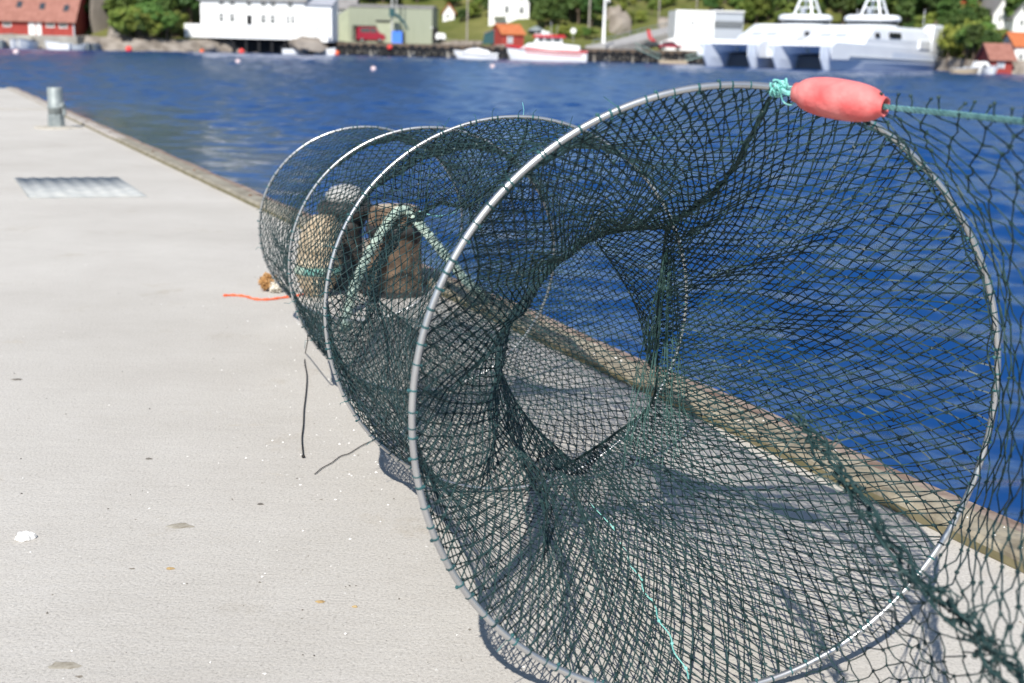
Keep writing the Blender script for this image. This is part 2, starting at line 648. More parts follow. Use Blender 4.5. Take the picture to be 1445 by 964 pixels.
# timber edge beams
BH = 0.030
for s0, s1, mm, lab in ((-6.0, 4.75, M_beam, 'near yellowish timber edge beam beside the round net'),
                        (4.757, 10.7, M_beam_mid, 'weathered timber edge beam from the mooring posts towards the grate'),
                        (10.707, S_J, M_beam_grey, 'grey timber edge beam behind the galvanised standpipe'),
                        (S_J + 0.01, S_END, M_beam_grey, 'farthest timber edge beam at the corner of the quay')):
    t = thing('edge_beam', lab, 'timber beam', sn(s0, N_IN), 0, 'timber beams along the quay edge')
    mb = MB()
    # body with chamfered inner arris, in local s/n/z; bottom mossy strip is a second material
    n0, n1 = 0.0, N_OUT - N_IN - 0.048
    prof = [(n0, 0.001), (n0, 0.016), (n0 + 0.001, BH - 0.007), (n0 + 0.008, BH), (n1, BH), (n1, 0.001)]
    steps = np.linspace(0, s1 - s0, max(6, int((s1 - s0) / 0.12)))
    rings = []
    for st in steps:
        w = 0.0016 * math.sin(st * 9.1) + 0.001 * math.sin(st * 23.7)
        rings.append([E * st + Nn * (a + (w if i < 4 else 0)) + np.array([0, 0, z + (w * 0.7 if i in (3, 4) else 0)]) for i, (a, z) in enumerate(prof)])
    mb.loft(rings)
    o = mb.build('beam', [mm, M_moss], t)
    for p in o.data.polygons:
        if abs(p.normal[2]) < 0.4 and (Vector(p.normal).dot(Vector(Nn)) < -0.5) and p.center[2] < 0.014:
            p.material_index = 1
    pk = MB()
    V0 = 0.0
    while V0 < s1 - s0 - 0.05:
        L = min(3.4, s1 - s0 - V0)
        rr = []
        for st in np.linspace(V0, V0 + L - 0.008, 14):
            w = 0.002 * math.sin(st * 5.3 + 1) + 0.001 * math.sin(st * 19)
            rr.append([E * st + Nn * (a + w) + np.array([0, 0, z]) for a, z in ((n1 + 0.005, -0.12), (n1 + 0.005, BH - 0.003 + w), (n1 + 0.050, BH - 0.005 + w), (n1 + 0.050, -0.12))])
        pk.loft(rr)
        V0 += L
    pk.build('edge_plank', M_plank, t)
    st = 0.6
    while st < s1 - s0:
        bl_ = MB().lathe([(0.013, BH - 0.001), (0.013, BH + 0.001), (0.0085, BH + 0.002), (0.008, BH + 0.006), (0.0, BH + 0.0065)], 10)
        c_ = E * st + Nn * (n1 * 0.55)
        bl_.v = [(x + c_[0], y + c_[1], z) for x, y, z in bl_.v]
        bl_.build('bolt', M_rust, t)
        st += 1.35

# ------------------------------------------------------------------ the fyke net
HOOPS = [((0.2692, 1.5825, 0.4062), 0.2718, 0.0139, 0.40),
         ((0.0002, 2.3874, 0.3607), 0.2953, 0.0383, 0.3549),
         ((-0.2113, 3.0430, 0.3286), 0.2977, -0.0999, 0.3242),
         ((-0.4520, 3.8119, 0.3036), 0.2841, -0.1726, 0.3021)]


def hoop_frame(h):
    c, yaw, tilt, R = h
    n = np.array([math.sin(yaw) * math.cos(tilt), -math.cos(yaw) * math.cos(tilt), math.sin(tilt)])
    u = np.array([math.cos(yaw), math.sin(yaw), 0])
    w = np.cross(n, u)
    if w[2] < 0: w = -w
    return np.array(c), R, u, w, n


def hoop_pt(h, a):
    c, R, u, w, n = hoop_frame(h)
    a = np.asarray(a)
    return c + R * (np.cos(a)[..., None] * u + np.sin(a)[..., None] * w)


def hoop_angle(h, px, py):
    a = np.linspace(0, 2 * PI, 1440, endpoint=False)
    Q = proj(hoop_pt(h, a))
    return a[((Q - np.array([px, py])) ** 2).sum(1).argmin()]


net = thing('fyke_net', 'long green fyke net on four grey hoops with a pink float, standing on the quay', 'fishing net', (0, 0, 0))
HR = (0.0044, 0.0036, 0.0036, 0.0036)
NB = (110, 104, 96, 92)
for h, r, nb, lab in zip(HOOPS, HR, NB, ('largest front hoop', 'second hoop', 'third hoop', 'smallest far hoop')):
    c, R, u, w, n = hoop_frame(h)
    a = np.linspace(0, 2 * PI, 220, endpoint=False)
    wob = 1 + 0.004 * np.sin(2 * a + c[0] * 9) + 0.002 * np.sin(5 * a + 1)
    k = 10
    pts = c + (R * wob)[:, None] * (np.cos(a)[:, None] * u + np.sin(a)[:, None] * w)
    rad = np.cos(a)[:, None] * u + np.sin(a)[:, None] * w
    V = np.stack([pts + r * (math.cos(2 * PI * i / k) * rad + math.sin(2 * PI * i / k) * n) for i in range(k)], 1).reshape(-1, 3)
    V[:, 2] = np.maximum(V[:, 2], 0.0012)
    I = np.arange(len(a))
    J = (I + 1) % len(a)
    Fs = np.concatenate([np.stack([I * k + i, J * k + i, J * k + (i + 1) % k, I * k + (i + 1) % k], 1) for i in range(k)])
    ho = npmesh('hoop', V, Fs, M_hoop, net, True)
    ho['label'] = lab
    # twine bindings: three-turn wraps plus a small knot and tail
    mb = MB()
    for b in range(nb):
        aa = 2 * PI * (b + 0.25 * rng.normal()) / nb
        p = c + R * (1 + 0.004 * math.sin(2 * aa + c[0] * 9) + 0.002 * math.sin(5 * aa + 1)) * (math.cos(aa) * u + math.sin(aa) * w)
        rd = math.cos(aa) * u + math.sin(aa) * w
        tg = -math.sin(aa) * u + math.cos(aa) * w
        wd = 0.0009 + 0.0010 * rng.random() ** 2
        rings = []
        for off in (-wd, -wd * 0.5, wd * 0.5, wd):
            q_ = r + (0.0009 if abs(off) < wd * 0.8 else 0.0002)
            rings.append([p + tg * (off + 0.0008 * math.sin(2 * PI * i / 8)) + q_ * (math.cos(2 * PI * i / 8) * rd + math.sin(2 * PI * i / 8) * n) for i in range(8)])
        mb.loft(rings)
        if rng.random() < 0.8:
            mb.ball(p - rd * (r + 0.001) * (1 if rng.random() < 0.7 else -1) + tg * 0.001, 0.0021 + 0.0008 * rng.random(), n=4)
        if rng.random() < 0.15:
            e = p + rd * r
            mb.tube([e, e + rd * 0.006 + rng.normal(size=3) * 0.003, e + rd * 0.011 + rng.normal(size=3) * 0.006], 0.0007, 3)
    mb.v = [(x, y, max(z, 0.001)) for x, y, z in mb.v]
    mb.build('binding_stitch', M_bind, ho)


def seam_map(h, topa, bota, loop_left, loop_right):
    """hoop angle 0..1 (starting at the top seam, going round the left) -> hoop angle and point of the inner loop"""
    LL, RR = np.asarray(loop_left), np.asarray(loop_right)

    def along(P, s):
        d = np.r_[0, np.cumsum(np.linalg.norm(np.diff(P, axis=0), axis=1))]
        d /= d[-1]
        return np.stack([np.interp(s, d, P[:, k]) for k in range(3)], -1)
    span_l = (bota - topa) % (2 * PI)
    fl = span_l / (2 * PI)

    def f(a):
        a = np.asarray(a) % 1.0
        ang = topa + a * 2 * PI
        lp = np.where((a < fl)[:, None], along(LL, np.clip(a / fl, 0, 1)), along(RR, np.clip((1 - a) / (1 - fl), 0, 1)))
        return ang, lp
    return f, fl


# ---- first funnel, hung from the front hoop
h1, h2, h3, h4 = HOOPS
topa = hoop_angle(h1, 1092, 121)
bota = hoop_angle(h1, 975, 985)
A = at(940, 322, 1.90); B = at(838, 328, 2.06); C = at(700, 482, 2.20); D = at(808, 652, 2.16); Ee = at(922, 562, 2.02)
mid = lambda p, q, k=0.5: p * (1 - k) + q * k
loopL = spline([A, at(885, 325, 1.98), at(838, 337, 2.06), at(798, 364, 2.11), at(757, 402, 2.15), at(718, 447, 2.19), at(702, 492, 2.20), at(716, 545, 2.20), at(752, 600, 2.18), D], 80)
loopR = spline([A, mid(A, Ee) + [-0.004, 0.0, 0], Ee, mid(Ee, D) + [0.004, 0, -0.006], D], 60)
fm, fl1 = seam_map(h1, topa, bota, loopL, loopR)
FOLD = rng.random(8) * 6.28


def funnel_surf(h, fm, fl, sag, droop, seed):
    c = np.array(h[0])

    def S(a, t):
        ang, lp = fm(a)
        hp = hoop_pt(h, ang)
        # gathers: strands run in pleats towards the loop
        p = hp * (1 - t)[:, None] + lp * t[:, None]
        ax = c[None] * (1 - t)[:, None] + lp.mean(0)[None] * t[:, None]
        bow = 4 * t * (1 - t)
        inw = ax - p
        inw[:, 1] *= 0.3
        p = p + inw * (sag * bow)[:, None]
        p[:, 2] -= droop * bow * (0.6 + 0.4 * np.sin(ang))
        pull = 0.15 * np.exp(-((ang % (2 * PI) - 3.85) / 0.36) ** 2) if seed == 0 else 0.0 * ang
        p = p + (ax - p) * np.array([1, 0.2, 0.8]) * (pull * np.sin(PI * np.clip(t / 0.62, 0, 1)) ** 0.8)[:, None]
        fold = np.sin(ang * 13 + FOLD[seed % 8] + 2 * t) * 0.013 + np.sin(ang * 29 + FOLD[(seed + 3) % 8] - 3 * t) * 0.0055
        nrm = inw / (np.linalg.norm(inw, axis=1, keepdims=True) + 1e-6)
        p = p + nrm * (fold * bow * (1.25 - t))[:, None]
        p[:, 2] = np.maximum(p[:, 2], 0.006 + 0.006 * (0.5 + 0.5 * np.sin(ang * 17)))
        return p
    return S


S1 = funnel_surf(h1, fm, fl1, 0.10, 0.014, 0)
V, Fc = diamond(S1, 132, 32, 0.00120, 0.0029, 0.0008, tfun=lambda t: 1 - (1 - t) ** 1.05)
fn = npmesh('inner_funnel', V, Fc, M_net, net)
mb = MB()
for P in (loopL, loopR):
    mb.tube(P, 0.0023, 5)
# gathered seam running from the tie at the top of the hoop to the loop corner, with loose strands
tt = np.linspace(0.02, 1, 26)
sea = S1(np.zeros(26), tt)
for k in range(5):
    jj = rng.normal(size=sea.shape) * 0.0022
    mb.tube(sea + jj, [0.0013 + 0.0008 * rng.random() for _ in tt], 4)
for k in (4, 8, 12, 15, 19):
    mb.ball(sea[k] + rng.normal(size=3) * 0.002, 0.0042, n=5)
# flap: gathered panel drawn from the upper corner across the throat
G_ = at(916, 515, 2.03)
fl_l = spline([at(838, 337, 2.06), at(872, 385, 2.06), at(900, 440, 2.05), G_], 40)
fl_r = spline([A, at(938, 390, 1.94), at(930, 460, 1.98), at(921, 520, 2.02)], 40)
fl_t = spline([fl_l[0], at(885, 329, 1.99), A], 40)
fl_b = np.linspace(G_, fl_r[-1], 40)
FLAP = (fl_l, fl_r, fl_t, fl_b)
mb.tube(fl_l, 0.0014, 4)
# cords that hold the inner loop to the second hoop
for p, ang in ((A, 1.25), (B, 1.75), (C, 3.0), (D, 4.6), (Ee, 5.7)):
    e = hoop_pt(h2, ang)
    mb.tube(spline([p, mid(p, e) - [0, 0, 0.012], e], 10), 0.0013, 4)
mb.build('seam_rope', M_net, fn)
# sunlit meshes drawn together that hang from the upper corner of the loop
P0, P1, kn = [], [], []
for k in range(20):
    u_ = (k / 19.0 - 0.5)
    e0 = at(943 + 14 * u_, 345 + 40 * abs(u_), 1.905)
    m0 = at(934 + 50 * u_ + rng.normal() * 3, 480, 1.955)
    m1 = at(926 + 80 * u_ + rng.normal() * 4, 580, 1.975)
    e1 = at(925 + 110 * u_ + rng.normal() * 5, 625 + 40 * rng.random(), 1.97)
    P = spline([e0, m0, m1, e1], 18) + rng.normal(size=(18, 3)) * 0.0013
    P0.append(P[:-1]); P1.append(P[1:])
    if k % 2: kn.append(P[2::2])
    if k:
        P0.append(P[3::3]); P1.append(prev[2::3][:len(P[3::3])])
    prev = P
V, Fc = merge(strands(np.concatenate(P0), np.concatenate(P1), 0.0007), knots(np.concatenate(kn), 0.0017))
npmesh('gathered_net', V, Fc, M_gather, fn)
mb = MB()
tt = np.linspace(0.04, 0.66, 40)
la = S1(np.full(40, fl1 + 0.002), tt) + np.array([0, 0, 0.004])
la[:, 0] += 0.003 * np.sin(np.arange(40) * 0.9)
mb.tube(la, 0.0010, 4)
for k in range(2, 40, 5):
    mb.ball(la[k], 0.0026, n=4)
e2 = D + np.array([-0.02, 0.0, 0.02])
mb.tube(spline([la[-1], mid(la[-1], D, 0.4) + [-0.02, 0, 0.004], mid(la[-1], D, 0.8) + [-0.035, 0, 0.0]], 8), 0.0008, 4)
mb.build('lacing_cord', M_cyan, fn)
# pale stitches along the top of the funnel inside the front hoop
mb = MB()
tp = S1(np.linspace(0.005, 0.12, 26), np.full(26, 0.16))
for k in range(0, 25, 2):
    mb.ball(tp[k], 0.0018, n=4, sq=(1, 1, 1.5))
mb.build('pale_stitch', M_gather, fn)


def sleeve_surf(ha, hb, pinch, droop, seed):
    def S(a, t):
        ang = a * 2 * PI
        P, Q = hoop_pt(ha, ang), hoop_pt(hb, ang)
        p = P * (1 - t)[:, None] + Q * t[:, None]
        ca = np.array(ha[0]) * (1 - t)[:, None] + np.array(hb[0]) * t[:, None]
        bow = 4 * t * (1 - t)
        fold = 0.014 * np.sin(ang * 5 + FOLD[seed % 8]) + 0.008 * np.sin(ang * 17 + FOLD[(seed + 1) % 8] + t * 2)
        p = p + (ca - p) * ((pinch + fold) * bow)[:, None]
        p[:, 2] -= droop * bow * np.clip(np.sin(ang) + 0.2, 0, 1)
        p[:, 2] = np.maximum(p[:, 2], 0.004)
        return p
    return S


for ha, hb, pin, dr, N, M, kn, sd in ((h1, h2, 0.12, 0.02, 92, 38, 0.0019, 1), (h2, h3, 0.09, 0.025, 100, 38, 0.0018, 2), (h3, h4, 0.06, 0.02, 92, 44, 0.0018, 4)):
    V, Fc = diamond(sleeve_surf(ha, hb, pin, dr, sd), N, M, 0.00090 if sd == 1 else 0.00105, kn * 1.15, 0.0009)
    npmesh('netting_sleeve', V, Fc, M_net, net)

# ---- second funnel, inside the second hoop
A2 = at(662, 292, 2.72); B2 = at(600, 296, 2.80); C2 = at(520, 395, 2.92); D2 = at(598, 478, 2.88); E2 = at(672, 400, 2.80)
L2 = spline([A2, B2, C2, D2], 40)
R2 = spline([A2, E2, D2], 40)
topb = hoop_angle(h2, 748, 165)
botb = (topb + PI) % (2 * PI)
fm2, fl2 = seam_map(h2, topb, botb, L2, R2)
S2 = funnel_surf(h2, fm2, fl2, 0.15, 0.02, 3)
V, Fc = diamond(S2, 124, 30, 0.00095, 0.0021, 0.0011)
f2 = npmesh('inner_funnel', V, Fc, M_net, net)
mb = MB()
for P in (L2, R2):
    mb.tube(P, 0.0022, 5)
tt = np.linspace(0.02, 1, 20)
se2 = S2(np.zeros(20), tt)
for k in range(4):
    mb.tube(se2 + rng.normal(size=se2.shape) * 0.002, 0.0016, 4)
for p, ang in ((A2, 1.3), (C2, 3.1), (D2, 4.6), (E2, 5.8)):
    e = hoop_pt(h3, ang)
    mb.tube(spline([p, mid(p, e) - [0, 0, 0.014], e], 10), 0.0013, 4)
mb.build('seam_rope', M_net, f2)
mb = MB()
mb.tube(spline([at(660, 283, 2.7), at(640, 300, 2.75), at(615, 305, 2.8), at(590, 298, 2.85)], 16), 0.0012, 4)
mb.build('lacing_cord', M_cyan, f2)
mb = MB()
w_ = hoop_pt(h2, hoop_angle(h2, 738, 165))
mb.tube([w_, w_ + [0.001, 0, 0.013], w_ + [-0.002, 0, 0.027]], 0.0006, 3)
mb.build('twine_tail', M_cyan, f2)

# third, smaller funnel inside the third hoop
c3 = np.array(h3[0]) * 0.35 + np.array(h4[0]) * 0.65
_, _, u3, w3, _ = hoop_frame(h3)
L3 = np.array([c3 + 0.11 * (math.cos(t) * u3 + math.sin(t) * w3) for t in np.linspace(PI / 2, 1.5 * PI, 20)])
R3 = np.array([c3 + 0.11 * (math.cos(t) * u3 + math.sin(t) * w3) for t in np.linspace(PI / 2, -PI / 2, 20)])
fm3, fl3 = seam_map(h3, PI / 2, 1.5 * PI, L3, R3)
V, Fc = diamond(funnel_surf(h3, fm3, fl3, 0.12, 0.02, 5), 84, 30, 0.0008, 0.0, 0.0016)
npmesh('inner_funnel', V, Fc, M_net, net)

# ---- wing: large meshes hung from the head rope that leaves the front hoop through the float
tie = hoop_pt(h1, topa)
FL0, FL1 = at(1122, 130, 1.50), at(1250, 151, 1.43)
hr_pts = [tie, FL0, mid(FL0, FL1), FL1, at(1345, 161, 1.31), at(1445, 172, 1.18), at(1600, 190, 1.02)]
HRP = spline(hr_pts, 60)
# the bundle: gathered lower edge
bun = spline([at(1120, 585, 1.52), at(1173, 650, 1.42), at(1218, 713, 1.32), at(1282, 804, 1.19), at(1361, 880, 1.08), at(1430, 951, 1.00), at(1540, 1060, 0.90)], 60)
rim = np.array([hoop_pt(h1, hoop_angle(h1, x, y)) for x, y in ((1160, 133), (1238, 174), (1293, 212), (1354, 299), (1389, 389), (1401, 478), (1396, 560), (1378, 643), (1345, 730))])
left = spline(list(rim) + [at(1320, 800, 1.30), at(1310, 838, 1.15)], 60)
right = spline([at(1600, 190, 1.02), at(1600, 400, 0.97), at(1585, 700, 0.93), at(1540, 1060, 0.90)], 60)


def samp(P, s):
    x = np.linspace(0, 1, len(P))
    return np.stack([np.interp(s, x, P[:, k]) for k in range(3)], -1)


TOP = np.array([samp(HRP, 0.14 + 0.86 * s) for s in np.linspace(0, 1, 40)])
TOP[0] = left[0]
kb = ((bun - left[-1]) ** 2).sum(1).argmin()
BOT = samp(bun, np.linspace(kb / 59, 1, 40))


def coons(left, right, top, bot, amp, seed):
    P00, P10, P01, P11 = top[0], top[-1], bot[0], bot[-1]

    def S(a, t):          # a across (left to right), t downwards
        l, r_, tp, bt = samp(left, t), samp(right, t), samp(top, a), samp(bot, a)
        A_, T_ = a[:, None], t[:, None]
        p = l * (1 - A_) + r_ * A_ + tp * (1 - T_) + bt * T_ - (P00 * (1 - A_) * (1 - T_) + P10 * A_ * (1 - T_) + P01 * (1 - A_) * T_ + P11 * A_ * T_)
        k = 16 * a * (1 - a) * t * (1 - t)
        p = p + (vnoise(p, 14, seed) * amp * k)[:, None] * np.array([0.5, 1.0, 0.3])
        p[:, 2] = np.maximum(p[:, 2], 0.004)
        return p
    return S


V, Fc = diamond(coons(left, right, TOP, BOT, 0.012, 3), 11, 25, 0.00105, 0.0026, 0.0018, closed=False, sub=2)
wing = npmesh('wing_net', V, Fc, M_wing, net)
mb = MB()
for k in range(7):
    off = rng.normal(size=3) * 0.006
    P = bun + off * 0.8 + 0.005 * np.stack([np.sin(np.arange(60) * (0.5 + 0.2 * k) + k), np.cos(np.arange(60) * (0.4 + 0.17 * k)), np.sin(np.arange(60) * 0.61 + 2 * k)], 1)
    mb.tube(P, 0.0014, 4)
for k in range(55):
    p = bun[rng.integers(2, 58)] + rng.normal(size=3) * 0.006
    mb.ball(p, 0.0030, n=4)
    qd = rng.normal(size=3) * 0.016
    mb.tube([p, p + qd * 0.6 + [0, 0, 0.004], p + qd], 0.0010, 3)
mb.build('gathered_edge', M_wing, wing)
# skirt of loose meshes that falls from the bundle to the concrete
bl = samp(bun, np.linspace(0.30, 1, 40))
gr = np.array([onz(x, y, 0.004) for x, y in zip(np.linspace(1130, 1480, 40), np.linspace(985, 1075, 40))])
lf = np.array([mid(bl[0], gr[0], t) for t in np.linspace(0, 1, 30)])
rg = np.array([mid(bl[-1], gr[-1], t) for t in np.linspace(0, 1, 30)])
V, Fc = diamond(coons(lf, rg, bl, gr, 0.012, 6), 10, 16, 0.00095, 0.0022, 0.003, closed=False, sub=2)
npmesh('loose_skirt', V, Fc, M_wing, wing)
V, Fc = diamond(coons(*FLAP, 0.004, 9), 6, 44, 0.00095, 0.0023, 0.0012, closed=False)
npmesh('throat_flap', V, Fc, M_net, fn)
# head rope, three-strand lay
mb = MB()
fine = spline(HRP, 300)
for k in range(3):
    ph = np.arange(300) * 0.55 + k * 2.094
    P = fine + 0.0016 * np.stack([0 * ph, np.cos(ph), np.sin(ph)], 1)
    mb.tube(P[20:], 0.0019, 5)
mb.build('head_rope', M_rope, wing)
# loose tips of twine standing above the rope
for k in range(13):
    mb = MB()
    p = samp(HRP, np.array([0.50 + 0.034 * k]))[0]
    dx = 0.006 * rng.normal()
    q1 = p + [dx, 0, 0.010 + 0.006 * rng.random()]
    mb.tube([p - [0, 0, 0.004], mid(p, q1) + rng.normal(size=3) * 0.002, q1], 0.0011, 3)
    mb.ball(q1, 0.0022, n=4)
    mb.build('twine_end', M_wing, wing)

# the tie: a lump of pale twine wraps
mb = MB()
c, R, u, w, n = hoop_frame(h1)
tq = at(1101, 125, 1.53)
for k in range(16):
    ax = rng.normal(size=3); ax /= np.linalg.norm(ax)
    b1 = np.cross(ax, [0.3, 0.5, 0.8]); b1 /= np.linalg.norm(b1); b2 = np.cross(ax, b1)
    rr = 0.0055 + 0.003 * rng.random()
    ce = tq + rng.normal(size=3) * np.array([0.006, 0.003, 0.0035])
    mb.tube([ce + rr * (math.cos(t) * b1 + 0.8 * math.sin(t) * b2) for t in np.linspace(0, 2 * PI * 0.93, 14)], 0.0012, 4)
mb.tube(spline([tq, at(1112, 132, 1.5), FL0], 10), 0.003, 6)
mb.tube(spline([tq, at(1105, 143, 1.5), at(1116, 148, 1.5), at(1122, 142, 1.5)], 10), 0.0008, 3)
mb.build('tie_knot', M_cyan, wing)

# pink float with a bore, threaded on the rope
fo_c = mid(FL0, FL1)
ax = FL1 - FL0
Lf = np.linalg.norm(ax)
ax /= Lf
NOTCH = -0.9
prof = []
NPR = 26
for i in range(NPR + 1):
    x = -1 + 2 * i / NPR
    rr_ = 0.0226 * (1 - 0.62 * abs(x) ** 2.4 - 0.36 * abs(x) ** 9) ** 0.62 if abs(x) < 0.999 else 0
    prof.append((max(rr_, 0.0112), x * Lf / 2))
prof = [(0.0062, -Lf / 2 + 0.012), (0.0070, -Lf / 2 + 0.001)] + prof + [(0.0092, Lf / 2 - 0.0005), (0.0085, Lf / 2 - 0.018)]
fmb = MB()
kk = 32
rings = []
for r_, z in prof:
    ring = []
    for i in range(kk):
        th = 2 * PI * i / kk
        dent = 1.0
        # chipped lip on the camera side of the rope exit
        if z > Lf / 2 - 0.006 and r_ > 0.0085:
            dent = 1 - 0.10 * math.exp(-((th - 1.2) / 0.35) ** 2)
        ring.append((r_ * dent * math.cos(th), r_ * dent * math.sin(th), z - (0.012 * math.exp(-((th - NOTCH) / 0.42) ** 2) if z > Lf / 2 - 0.004 and r_ > 0.007 else 0)))
    rings.append(ring)
fmb.loft(rings, caps=False)
fl = fmb.build('float', [M_float, M_dark], wing, True)
rotm = Vector(ax).to_track_quat('Z', 'Y').to_matrix().to_4x4()
fl.data.transform(Matrix.Translation(Vector(fo_c)) @ rotm)
fl['label'] = 'pink oval float threaded on the head rope'
mbh = MB()
mbh.add([p for p in [fo_c + ax * (Lf / 2 - 0.015) + 0.0083 * (math.cos(t) * np.cross(ax, [0, 0, 1]) + math.sin(t) * np.array([0, 0, 1])) for t in np.linspace(0, 2 * PI, 12, endpoint=False)]], [tuple(range(12))])
mbh.build('bore', M_dark, fl)

# ------------------------------------------------------------------ things on the quay
# galvanised standpipe
p0 = onz(80, 181)
t = thing('standpipe', 'short galvanised standpipe with side valve near the quay edge', 'standpipe', p0)
MB().lathe([(0.066, 0.06), (0.067, 0.17), (0.073, 0.175), (0.073, 0.19), (0.066, 0.195), (0.066, 0.352), (0.060, 0.358), (0.056, 0.358), (0.056, 0.30), (0.0, 0.30)], 28).build('pipe', M_galv, t, True)
MB().lathe([(0.083, 0.0), (0.081, 0.01), (0.078, 0.02), (0.075, 0.115), (0.068, 0.125)], 8).build('foot_collar', M_galv, t)
mb = MB()
mb.tube([(0.05, -0.03, 0.20), (0.095, -0.05, 0.195)], 0.022, 10)
mb.tube([(0.088, -0.047, 0.165), (0.088, -0.047, 0.235)], 0.010, 8)
mb.box(0.080, 0.104, -0.06, -0.036, 0.12, 0.17)
mb.build('valve', M_galv, t)
mb = MB()
mb.lathe([(0.20, 0.0), (0.19, 0.008), (0.15, 0.014), (0.085, 0.018)], 22)
mb.v = [(x * (1 + 0.14 * math.sin(3 * math.atan2(y, x)) + 0.1 * math.sin(7 * math.atan2(y, x))), y, z) for x, y, z in mb.v]
mb.build('mortar_skirt', mat('mortar', (0.34, 0.31, 0.26), 0.95, (0.50, 0.46, 0.39), 18, 5), t)

# corrugated cover plate
g0, g1, g2, g3 = onz(20.5, 252), onz(167.5, 252), onz(203, 277.5), onz(44.5, 281)
gc = (g0 + g1 + g2 + g3) / 4
ga, gb = (g1 - g0 + g2 - g3) / 4, (g0 - g3 + g1 - g2) / 4
t = thing('cover_plate', 'flat grey ribbed metal cover plate in the concrete', 'drain cover', gc)


def gl(x, y, z): return ga * x + gb * y + np.array([0, 0, z])


mb = MB()
xs = np.linspace(-1, 1, 129)
zz = [0.006 + 0.0022 * np.tanh(1.8 * math.sin((x + 1) * PI * 7.5)) for x in xs]
V = [gl(x, y, z) for y in (-1, 1) for x, z in zip(xs, zz)] + [gl(x, y, 0.001) for y in (-1, 1) for x in xs]
n_ = len(xs)
Fs = []
for i in range(n_ - 1):
    Fs.append((i, i + 1, n_ + i + 1, n_ + i))
    Fs.append((2 * n_ + i, 2 * n_ + i + 1, i + 1, i))
    Fs.append((n_ + i, n_ + i + 1, 3 * n_ + i + 1, 3 * n_ + i))
mb.add(V, Fs)
mb.build('ribbed_plate', M_grate, t, True)
mb = MB()
for (x0, x1, y0, y1) in ((-1.03, -1.004, -1.02, 1.02), (1.004, 1.03, -1.02, 1.02), (-1.003, 1.003, -1.02, -1.003), (-1.003, 1.003, 1.003, 1.02)):
    mb.add([gl(x, y, z) for z in (0.0005, 0.006) for x, y in ((x0, y0), (x1, y0), (x1, y1), (x0, y1))], [(3, 2, 1, 0), (4, 5, 6, 7), (0, 1, 5, 4), (1, 2, 6, 5), (2, 3, 7, 6), (3, 0, 4, 7)])
mb.build('plate_frame', M_grate, t)

# iron bollard; sunlight on the cap is put into its paler grey
p0 = onz(488, 404)
t = thing('iron_bollard', 'dark iron mooring bollard with cap coloured sunlit grey, seen through the net', 'bollard', p0)
MB().lathe([(0.085, 0.0), (0.085, 0.02), (0.062, 0.03), (0.058, 0.20), (0.075, 0.24)], 22).build('shaft', M_iron, t, True)
MB().lathe([(0.070, 0.232), (0.098, 0.262), (0.098, 0.282), (0.085, 0.30)], 22).build('collar', M_iron, t, True)
MB().lathe([(0.070, 0.30), (0.068, 0.325), (0.048, 0.347), (0.015, 0.356), (0.0, 0.357)], 22).build('cap', M_capgrey, t, True)

# tan rope fender
p0 = onz(446, 417)
t = thing('rope_fender', 'tan woven rope fender standing against the iron bollard behind the net', 'fender', p0)
mb = MB()
rings = []
for j in range(42):
    z = 0.27 * j / 41
    e = (z / 0.27 - 0.5) * 2
    rr_ = 0.075 * (1 - abs(e) ** 3.2 * 0.55) * (1 + 0.05 * math.sin(j * 1.9))
    rings.append([(rr_ * math.cos(2 * PI * i / 24) * (1 + 0.02 * math.sin(6 * i)) + 0.10 * z, rr_ * math.sin(2 * PI * i / 24), z + 0.002) for i in range(24)])
mb.loft(rings)
mb.build('woven_body', M_tan, t, True)
MB().lathe([(0.0765, 0.078), (0.080, 0.084), (0.080, 0.098), (0.0765, 0.104)], 24, c=(0.009, 0)).build('turquoise_band', mat('turquoise_wrap', (0.12, 0.30, 0.26), 0.8, (0.36, 0.42, 0.34), 26, 5, lo=0.42, hi=0.6), t, True)

# wooden mooring post
p0 = onz(557, 412)
t = thing('mooring_post', 'squat brown wooden mooring post with pale rope looped over it', 'mooring post', p0)
mb = MB()
rings = []
for z, rr_ in ((0, 0.098), (0.03, 0.094), (0.20, 0.088), (0.27, 0.086), (0.29, 0.080), (0.297, 0.072)):
    rings.append([(rr_ * math.cos(2 * PI * i / 20) * (1 + 0.05 * math.sin(3 * i) + 0.03 * math.sin(5 * i + z * 9)), rr_ * math.sin(2 * PI * i / 20) * (1 + 0.04 * math.cos(4 * i)), z) for i in range(20)])
mb.loft(rings)
o = mb.build('post', [M_post, M_tan], t)
for p in o.data.polygons:
    if p.normal[2] > 0.8: p.material_index = 1  # sunlit top of the post, put into the colour as paler tan
MB().lathe([(0.101, 0.205), (0.101, 0.232), (0.096, 0.236)], 24).build('iron_band', M_iron, t, True)
MB().lathe([(0.125, 0.0), (0.125, 0.012), (0.10, 0.016)], 20).build('base_plate', M_iron, t)

